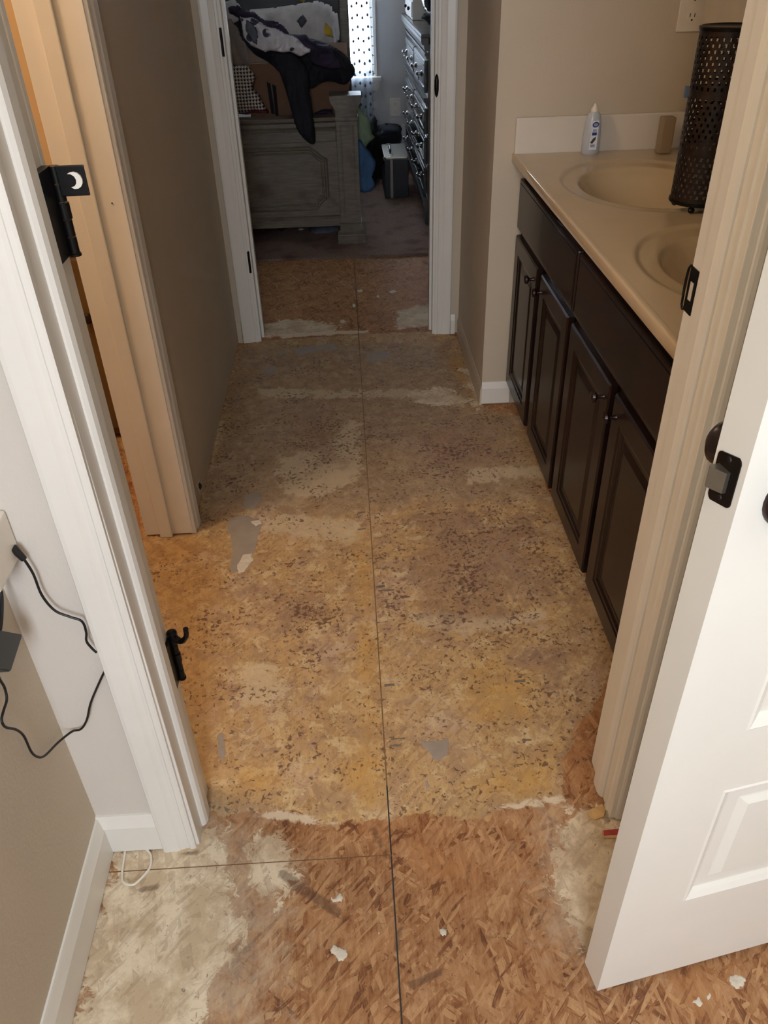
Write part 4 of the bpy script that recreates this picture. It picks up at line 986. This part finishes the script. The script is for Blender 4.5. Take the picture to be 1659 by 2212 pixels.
def soft(name, label, cat, mat, poly, y, th, **k):
    poly = ragged(poly, .02, 16)
    k['rnd'] = 1
    g = k.pop('group', None)
    V = np.array(poly); o = pillowy(name, mat, poly, y, th, None, **k); tag(o, label, cat, g); return o
soft('houndstooth_bag', 'black and white houndstooth fabric bag slumped behind the left end of the footboard', 'bag', 'hound', [(-0.632,0.891),(-0.558,0.914),(-0.476,0.903),(-0.451,0.854),(-0.463,0.812),(-0.431,0.778),(-0.402,0.694),(-0.515,0.687),(-0.661,0.698)], 4.69, .035, edge=.05, step=.01, wr=.008, ws=12)
soft('red_garment', 'dark red folded garment under the houndstooth bag', 'garment', 'red_cloth', [(-0.586,0.698),(-0.531,0.707),(-0.415,0.697),(-0.406,0.665),(-0.589,0.672)], 4.755, .025, edge=.02, step=.008)
soft('taupe_shirt', 'taupe pleated cloth draped down at the left behind the footboard', 'garment', 'taupe_cloth', [(-0.631,1.088),(-0.547,1.109),(-0.517,1.069),(-0.493,0.987),(-0.480,0.903),(-0.554,0.884),(-0.638,0.887)], 4.81, .035, edge=.04, step=.01, wr=.02, ws=18, stretch=(2.2, .5))
soft('white_bundle', 'white crumpled cloth bundle at the top left of the clothes heap', 'garment', 'white_cloth', [(-0.625,1.163),(-0.576,1.174),(-0.541,1.177),(-0.498,1.144),(-0.494,1.099),(-0.553,1.088),(-0.628,1.066)], 4.92, .04, edge=.03, step=.01, wr=.02, ws=16)
jk = thing('black_jacket', (-.2, 4.7, .95), 'black jacket spread over the cardboard box, one long sleeve hanging in front of the footboard', 'jacket')
pillowy('jacket_body', 'navy', [(-0.511,1.102),(-0.478,1.111),(-0.397,1.060),(-0.262,1.016),(-0.122,1.012),(0.004,0.957),(0.065,0.893),(0.082,0.850),(0.051,0.813),(0.018,0.788),(-0.052,0.816),(-0.113,0.805),(-0.150,0.776),(-0.235,0.796),(-0.303,0.841),(-0.367,0.910),(-0.445,0.946),(-0.480,0.992),(-0.509,1.053)], 4.735, .04, jk, edge=.05, step=.009, wr=.022, ws=9, seed=2)
pillowy('sleeve', 'navy', [(-0.362,0.963),(-0.258,0.980),(-0.162,0.897),(-0.163,0.794),(-0.153,0.688),(-0.147,0.578),(-0.154,0.543),(-0.190,0.553),(-0.245,0.615),(-0.264,0.713),(-0.292,0.819),(-0.323,0.902)], 4.53, .028, jk, edge=.03, step=.008, wr=.012, ws=12, seed=5, stretch=(1.6, .5), fn=lambda x, z: max(0, z-.70)*.55)
soft('patterned_shirt', 'white shirt with grey and black print lying across the dark clothes', 'shirt', 'pattern', [(-0.475,1.137),(-0.422,1.112),(-0.356,1.087),(-0.301,1.066),(-0.213,1.024),(-0.151,0.982),(-0.145,0.949),(-0.196,0.950),(-0.252,0.978),(-0.345,0.975),(-0.381,0.968),(-0.436,0.998),(-0.466,1.035),(-0.472,1.094)], 4.575, .016, edge=.03, step=.007, wr=.018, ws=20, seed=7, lean=.03)
soft('grey_panel_shirt', 'slate grey cloth panel folded over the patterned shirt', 'garment', 'grey_cloth', [(-0.447,1.118),(-0.422,1.098),(-0.389,1.050),(-0.402,1.019),(-0.428,1.028),(-0.450,1.072)], 4.535, .008, edge=.015, step=.007, wr=.004, seed=3)
soft('purple_sweater', 'dark purple knitted sweater heaped over the top of the clothes pile', 'sweater', 'purple', [(-0.548,1.151),(-0.476,1.180),(-0.424,1.132),(-0.369,1.111),(-0.302,1.095),(-0.269,1.074),(-0.238,1.033),(-0.167,1.037),(-0.100,0.995),(-0.049,0.977),(0.002,0.924),(0.012,0.882),(-0.037,0.873),(-0.130,0.907),(-0.197,0.961),(-0.309,1.025),(-0.397,1.068),(-0.484,1.118),(-0.540,1.127)], 4.63, .025, edge=.03, step=.009, wr=.014, ws=14, seed=9)
soft('brown_flap_bag', 'dark brown paper bag leaning beside the purple sweater', 'bag', 'cardboard', [(-0.038,0.944),(0.019,0.923),(0.048,0.848),(0.065,0.764),(-0.001,0.802),(-0.037,0.874)], 5.32, .03, edge=.03, step=.01, wr=.006)
soft('purple_garment', 'dark purple cloth showing between the box and the footboard by the post', 'garment', 'purple', [(-0.161,0.663),(-0.123,0.677),(-0.053,0.686),(-0.046,0.654),(-0.100,0.647)], 4.70, .03, edge=.02, step=.008)
soft('pale_cloth', 'bright white folded cloth resting on the cap of the bed post', 'cloth', 'white_cloth', [(0.047,0.755),(0.079,0.756),(0.099,0.749),(0.100,0.724),(0.073,0.723)], 4.74, .03, edge=.012, step=.005, wr=.004, ws=30)

# bedding hanging down the right side of the bed
soft('green_blanket', 'sage green blanket hanging off the right side of the bed behind the post', 'blanket', 'green_cloth', [(0.067,0.707),(0.103,0.676),(0.139,0.596),(0.170,0.533),(0.180,0.504),(0.147,0.469),(0.120,0.434),(0.065,0.387),(0.047,0.557)], 4.92, .04, edge=.04, step=.01, wr=.012, ws=8, stretch=(2, .6))
soft('blue_blanket', 'dusty blue blanket hanging to the carpet beside the bed post', 'blanket', 'blue_cloth', [(0.056,0.523),(0.094,0.510),(0.136,0.461),(0.168,0.400),(0.179,0.345),(0.160,0.314),(0.169,0.276),(0.149,0.239),(0.096,0.233),(0.044,0.255)], 4.79, .035, edge=.04, step=.01, wr=.012, ws=10, stretch=(2, .6))

# things under the bed
soft('shadowed_bundle', 'grey blue folded bundle under the bed beside the post plinth', 'bundle', 'grey_cloth', [(-0.233,0.031),(-0.144,0.038),(-0.048,0.040),(-0.051,-0.020),(-0.121,-0.034),(-0.209,-0.014)], 4.86, .07, edge=.03, step=.01, wr=.015)
soft('pale_rag', 'pale crumpled rag under the middle of the bed', 'rag', 'white_cloth', [(-0.302,0.011),(-0.270,0.026),(-0.235,0.014),(-0.260,-0.018),(-0.293,-0.011)], 4.88, .03, edge=.02, step=.008, wr=.01)
soft('dark_bundle', 'brown and black bundle in the dark under the left of the bed', 'bundle', 'black_cloth', [(-0.498,-0.006),(-0.426,0.016),(-0.301,0.005),(-0.278,-0.048),(-0.434,-0.061),(-0.502,-0.047)], 4.92, .07, edge=.03, step=.01, wr=.02)

# ------------------------------------------------------------------ case, bags
cs = thing('hard_case', (.345, 5.7, .014), 'black hard case with aluminium top and edge strip standing between bed and dresser', 'case')
cx0, cx1, cy0, cy1, cz1 = .256, .412, 5.50, 5.93, .268
MB().box(cx0, cx1, cy0, cy1, .015, cz1-.012, bev=.004).build('case_body', 'case_black', cs)
MB().box(cx0-.001, cx1+.001, cy0-.001, cy1+.001, cz1-.014, cz1, bev=.004).build('case_top', 'steel', cs)
MB().box(cx0+.036, cx0+.054, cy0-.004, cy0+.001, .016, cz1-.006, bev=.001).build('edge_strip', 'steel', cs)
MB().box(cx0+.036, cx0+.054, cy0, cy1, cz1-.002, cz1+.003, bev=.001).build('seam_strip', 'steel', cs)
hd = MB(); hd.tube([(cx0+.045, 5.62, cz1), (cx0+.045, 5.63, cz1+.022), (cx0+.045, 5.77, cz1+.022), (cx0+.045, 5.78, cz1)], .008, 8, 2); hd.build('handle', 'black_rubber', cs, smooth=True)
for y in (5.545, 5.85):
    MB().box(cx0+.03, cx0+.06, y, y+.04, cz1+.002, cz1+.012, bev=.002).build('latch', 'chrome', cs)
for (x, y, z) in ((cx0, cy0, cz1), (cx1, cy0, cz1)):
    MB().lathe([(.012, -.012), (.013, 0), (.006, .008)], (x, y, z-.004), 10).build('corner_cap', 'steel', cs, smooth=True)
soft('duffel_bag', 'black duffel bag standing against the far bedroom wall behind the case', 'bag', 'black_cloth', [(0.247,0.311),(0.314,0.324),(0.398,0.315),(0.425,0.296),(0.423,0.085),(0.240,0.092)], 6.38, .1, edge=.07, step=.015, wr=.01)
soft('black_coat', 'shaggy black coat heaped on the carpet between the bed and the case', 'coat', 'black_cloth', [(0.152,0.292),(0.208,0.437),(0.239,0.401),(0.244,0.348),(0.282,0.317),(0.266,0.198),(0.275,0.044),(0.246,-0.034),(0.199,-0.042),(0.176,0.048),(0.099,0.204)], 6.10, .08, edge=.07, step=.012, wr=.03, ws=12)

# ------------------------------------------------------------------ dresser
dr = thing('tall_dresser', (.72, 5.63, 0), 'tall dark glossy dresser with carved mouldings and ring pulls at the right of the bedroom', 'dresser')
XD = .474; y0, y1 = 4.86, 6.38
MB().box(XD, .972, y0, y1, .10, .955, bev=.004).build('carcass', 'dresser', dr)
def mold(z0, z1, out, mat='dresser', name='moulding'):
    h = z1-z0
    MB().extrude([(XD, z0), (XD-out*.45, z0), (XD-out*.6, z0+h*.3), (XD-out*.6, z0+h*.42), (XD-out*.9, z0+h*.5), (XD-out, z0+h*.7), (XD-out, z1), (XD, z1)], 'y', y0-out*.5, y1).build(name, mat, dr)
mold(.925, .985, .040, name='cornice'); mold(.885, .915, .018); mold(.655, .70, .024); mold(.095, .16, .026, name='base_moulding')
MB().box(XD-.04, .975, y0-.02, y1, .985, 1.003, bev=.004).build('top_board', 'dresser', dr)
for y in (y0, y1-.1):
    MB().box(XD-.012, XD+.07, y, y+.09, .014, .10, bev=.012, seg=3).build('foot', 'dresser', dr)
MB().box(XD+.01, .96, y0+.1, y1-.1, .03, .10).build('plinth', 'dresser', dr)
ycols = [(4.905, 5.60), (5.64, 6.345)]
for a, b_ in ycols:
    for z0, z1 in ((.715, .875), (.505, .64), (.345, .49), (.18, .33)):
        m = MB(); m.box(XD-.016, XD+.001, a, b_, z0, z1, bev=.006, seg=2); d = m.build('drawer', 'dresser', dr)
        f = MB()
        for q in ((a+.03, b_-.03, z0+.022, z0+.028), (a+.03, b_-.03, z1-.028, z1-.022)): f.box(XD-.020, XD-.014, *q, bev=.002)
        f.build('bead', 'dresser', d)
        for yy in (a+.16, b_-.16):
            k_ = MB(); zc = (z0+z1)/2
            k_.lathe([(.016, XD-.016), (.013, XD-.022), (.006, XD-.026), (.006, XD-.036), (.012, XD-.042), (.009, XD-.048), (.002, XD-.05)], (0, yy, zc), 12, 'x')
            k_.tube([(XD-.034, yy-.012, zc), (XD-.034, yy-.018, zc-.016), (XD-.034, yy, zc-.03), (XD-.034, yy+.018, zc-.016), (XD-.034, yy+.012, zc)], .003, 6, 3)
            k_.build('ring_pull', 'chrome', d, smooth=True)
soft('black_hat', 'black cap resting on the near end of the dresser top', 'cap', 'black_cloth', [(0.448,1.055),(0.462,1.080),(0.492,1.091),(0.521,1.082),(0.561,1.056),(0.557,1.031),(0.492,1.028)], 5.02, .09, edge=.05, step=.008, wr=.008)
pw = thing('garment_bag', (.6, 5.3, 1.003), 'clear plastic garment bag with dark contents standing on the dresser', 'bag')
pillowy('plastic_wrap', 'clear_plastic', [(.47, 1.004), (.80, 1.004), (.80, 1.5), (.62, 1.55), (.47, 1.45)], 5.32, .10, pw, edge=.05, step=.012, wr=.03, ws=14, stretch=(2, .5))
pillowy('dark_contents', 'navy', [(.50, 1.006), (.78, 1.006), (.77, 1.47), (.62, 1.5), (.50, 1.42)], 5.33, .06, pw, edge=.05, step=.015, wr=.02, ws=10)
jb = thing('white_cabinet_box', (.56, 6.1, 1.003), 'small white box with dark knobs at the far end of the dresser top', 'box')
MB().box(.462, .76, 5.75, 6.3, 1.004, 1.36, bev=.004).build('box_body', 'white_plastic', jb)
for z in (1.06, 1.16, 1.26):
    MB().box(.456, .464, 5.77, 6.28, z-.04, z+.04, bev=.002).build('drawer', 'white_plastic', jb)
    for y in (5.9, 6.15): MB().lathe([(.004, .458), (.012, .448), (.008, .440)], (0, y, z), 10, 'x').build('knob', 'knob_dark', jb, smooth=True)

# ------------------------------------------------------------------ near room: charger, cord, adapter
ch_ = thing('charger_block', (-.497, .86, .75), 'white plug-in charger block in the near left corner', 'charger')
MB().box(-.519, -.476, .80, .8845, .722, .80, bev=.006, seg=3).build('charger_body', 'white_plastic', ch_)
pgp = [(-0.476,0.868,0.747),(-0.467,0.868,0.726)]
plug = thing('charging_lead', pgp[0], 'thin black cord looping down the near left corner from the white charger', 'cord')
MB().tube([pgp[0], pgp[1]], [.006, .0045], 10, 1).build('plug', 'black_rubber', plug)
cpts = [(-0.467,0.868,0.726),(-0.462,0.868,0.699),(-0.461,0.868,0.660),(-0.451,0.868,0.630),(-0.433,0.868,0.616),(-0.418,0.868,0.606),(-0.417,0.868,0.584),(-0.421,0.868,0.566),(-0.417,0.868,0.551),(-0.412,0.868,0.541)]
MB().tube(cpts, .0019, 8, 6).build('cable', 'black_rubber', plug, smooth=True)
cp2 = [(-0.412,0.874,0.494),(-0.429,0.874,0.464),(-0.451,0.874,0.422),(-0.466,0.874,0.384),(-0.481,0.874,0.362),(-0.497,0.874,0.357),(-0.508,0.843,0.369),(-0.508,0.802,0.393),(-0.508,0.783,0.411),(-0.508,0.771,0.439),(-0.508,0.770,0.477),(-0.508,0.760,0.504),(-0.508,0.741,0.533),(-0.508,0.740,0.549),(-0.508,0.752,0.554),(-0.508,0.769,0.558),(-0.508,0.775,0.575),(-0.508,0.773,0.593),(-0.508,0.773,0.610)]
MB().tube(cp2, .0019, 8, 5).build('cable', 'black_rubber', plug, smooth=True)
cp3 = [(-0.505,0.852,0.715),(-0.505,0.850,0.684),(-0.505,0.829,0.659),(-0.505,0.811,0.647),(-0.505,0.800,0.645)]
MB().tube(cp3, .0028, 8, 5).build('cable', 'black_rubber', plug, smooth=True)
ad = thing('power_adapter', (-.49, .79, .6), 'square black power adapter hanging on its cord at the near left wall', 'adapter')
q = [(-0.490,0.836,0.616),(-0.490,0.775,0.605),(-0.490,0.722,0.671),(-0.490,0.777,0.684)]
A = MB(); F = [A.bm.verts.new(p) for p in q]; Bk = [A.bm.verts.new((p[0]-.016, p[1], p[2])) for p in q]
A.bm.faces.new(F); A.bm.faces.new(Bk[::-1])
for k in range(4): A.bm.faces.new((F[k], Bk[k], Bk[(k+1) % 4], F[(k+1) % 4]))
bmesh.ops.bevel(A.bm, geom=list(A.bm.edges), offset=.0018, segments=2, affect='EDGES')
A.build('adapter_body', 'black_plastic', ad)

# white loop of cable tie on the floor
zt = thing('cable_tie_loop', (-.45, .84, 0), 'thin white plastic tie curled in a loop on the floor by the left casing', 'cable tie')
zp = [(-0.486,0.883),(-0.484,0.852),(-0.480,0.824),(-0.473,0.808),(-0.454,0.802),(-0.439,0.817),(-0.430,0.836),(-0.433,0.858),(-0.442,0.872),(-0.455,0.881)]
MB().tube([(x, y, .003+.008*math.sin(k*.35)**2) for k, (x, y) in enumerate(zp)], .0022, 6, 6).build('tie', 'white_plastic', zt, smooth=True)
rt = thing('tape_scrap', (.43, .86, 0), 'small torn red and white scrap on the floor at the foot of the right jamb', 'scrap')
rp = [(0.429,0.856),(0.470,0.858),(0.464,0.839),(0.428,0.841)]
MB().extrude(rp, 'z', .0005, .0045).build('scrap_backing', 'splinter', rt)
MB().extrude([(0.431,0.855),(0.468,0.857),(0.464,0.845),(0.429,0.845)], 'z', .004, .006).build('red_tape', 'tape_red', rt)
wp = thing('wood_shard', (.40, .93, 0), 'tan splinter of board wedged beside the right jamb foot', 'splinter')
MB().extrude([(0.411,0.899),(0.445,0.914),(0.449,0.902),(0.440,0.886),(0.422,0.881),(0.413,0.886)], 'z', .0005, .003).build('shard', 'splinter', wp)
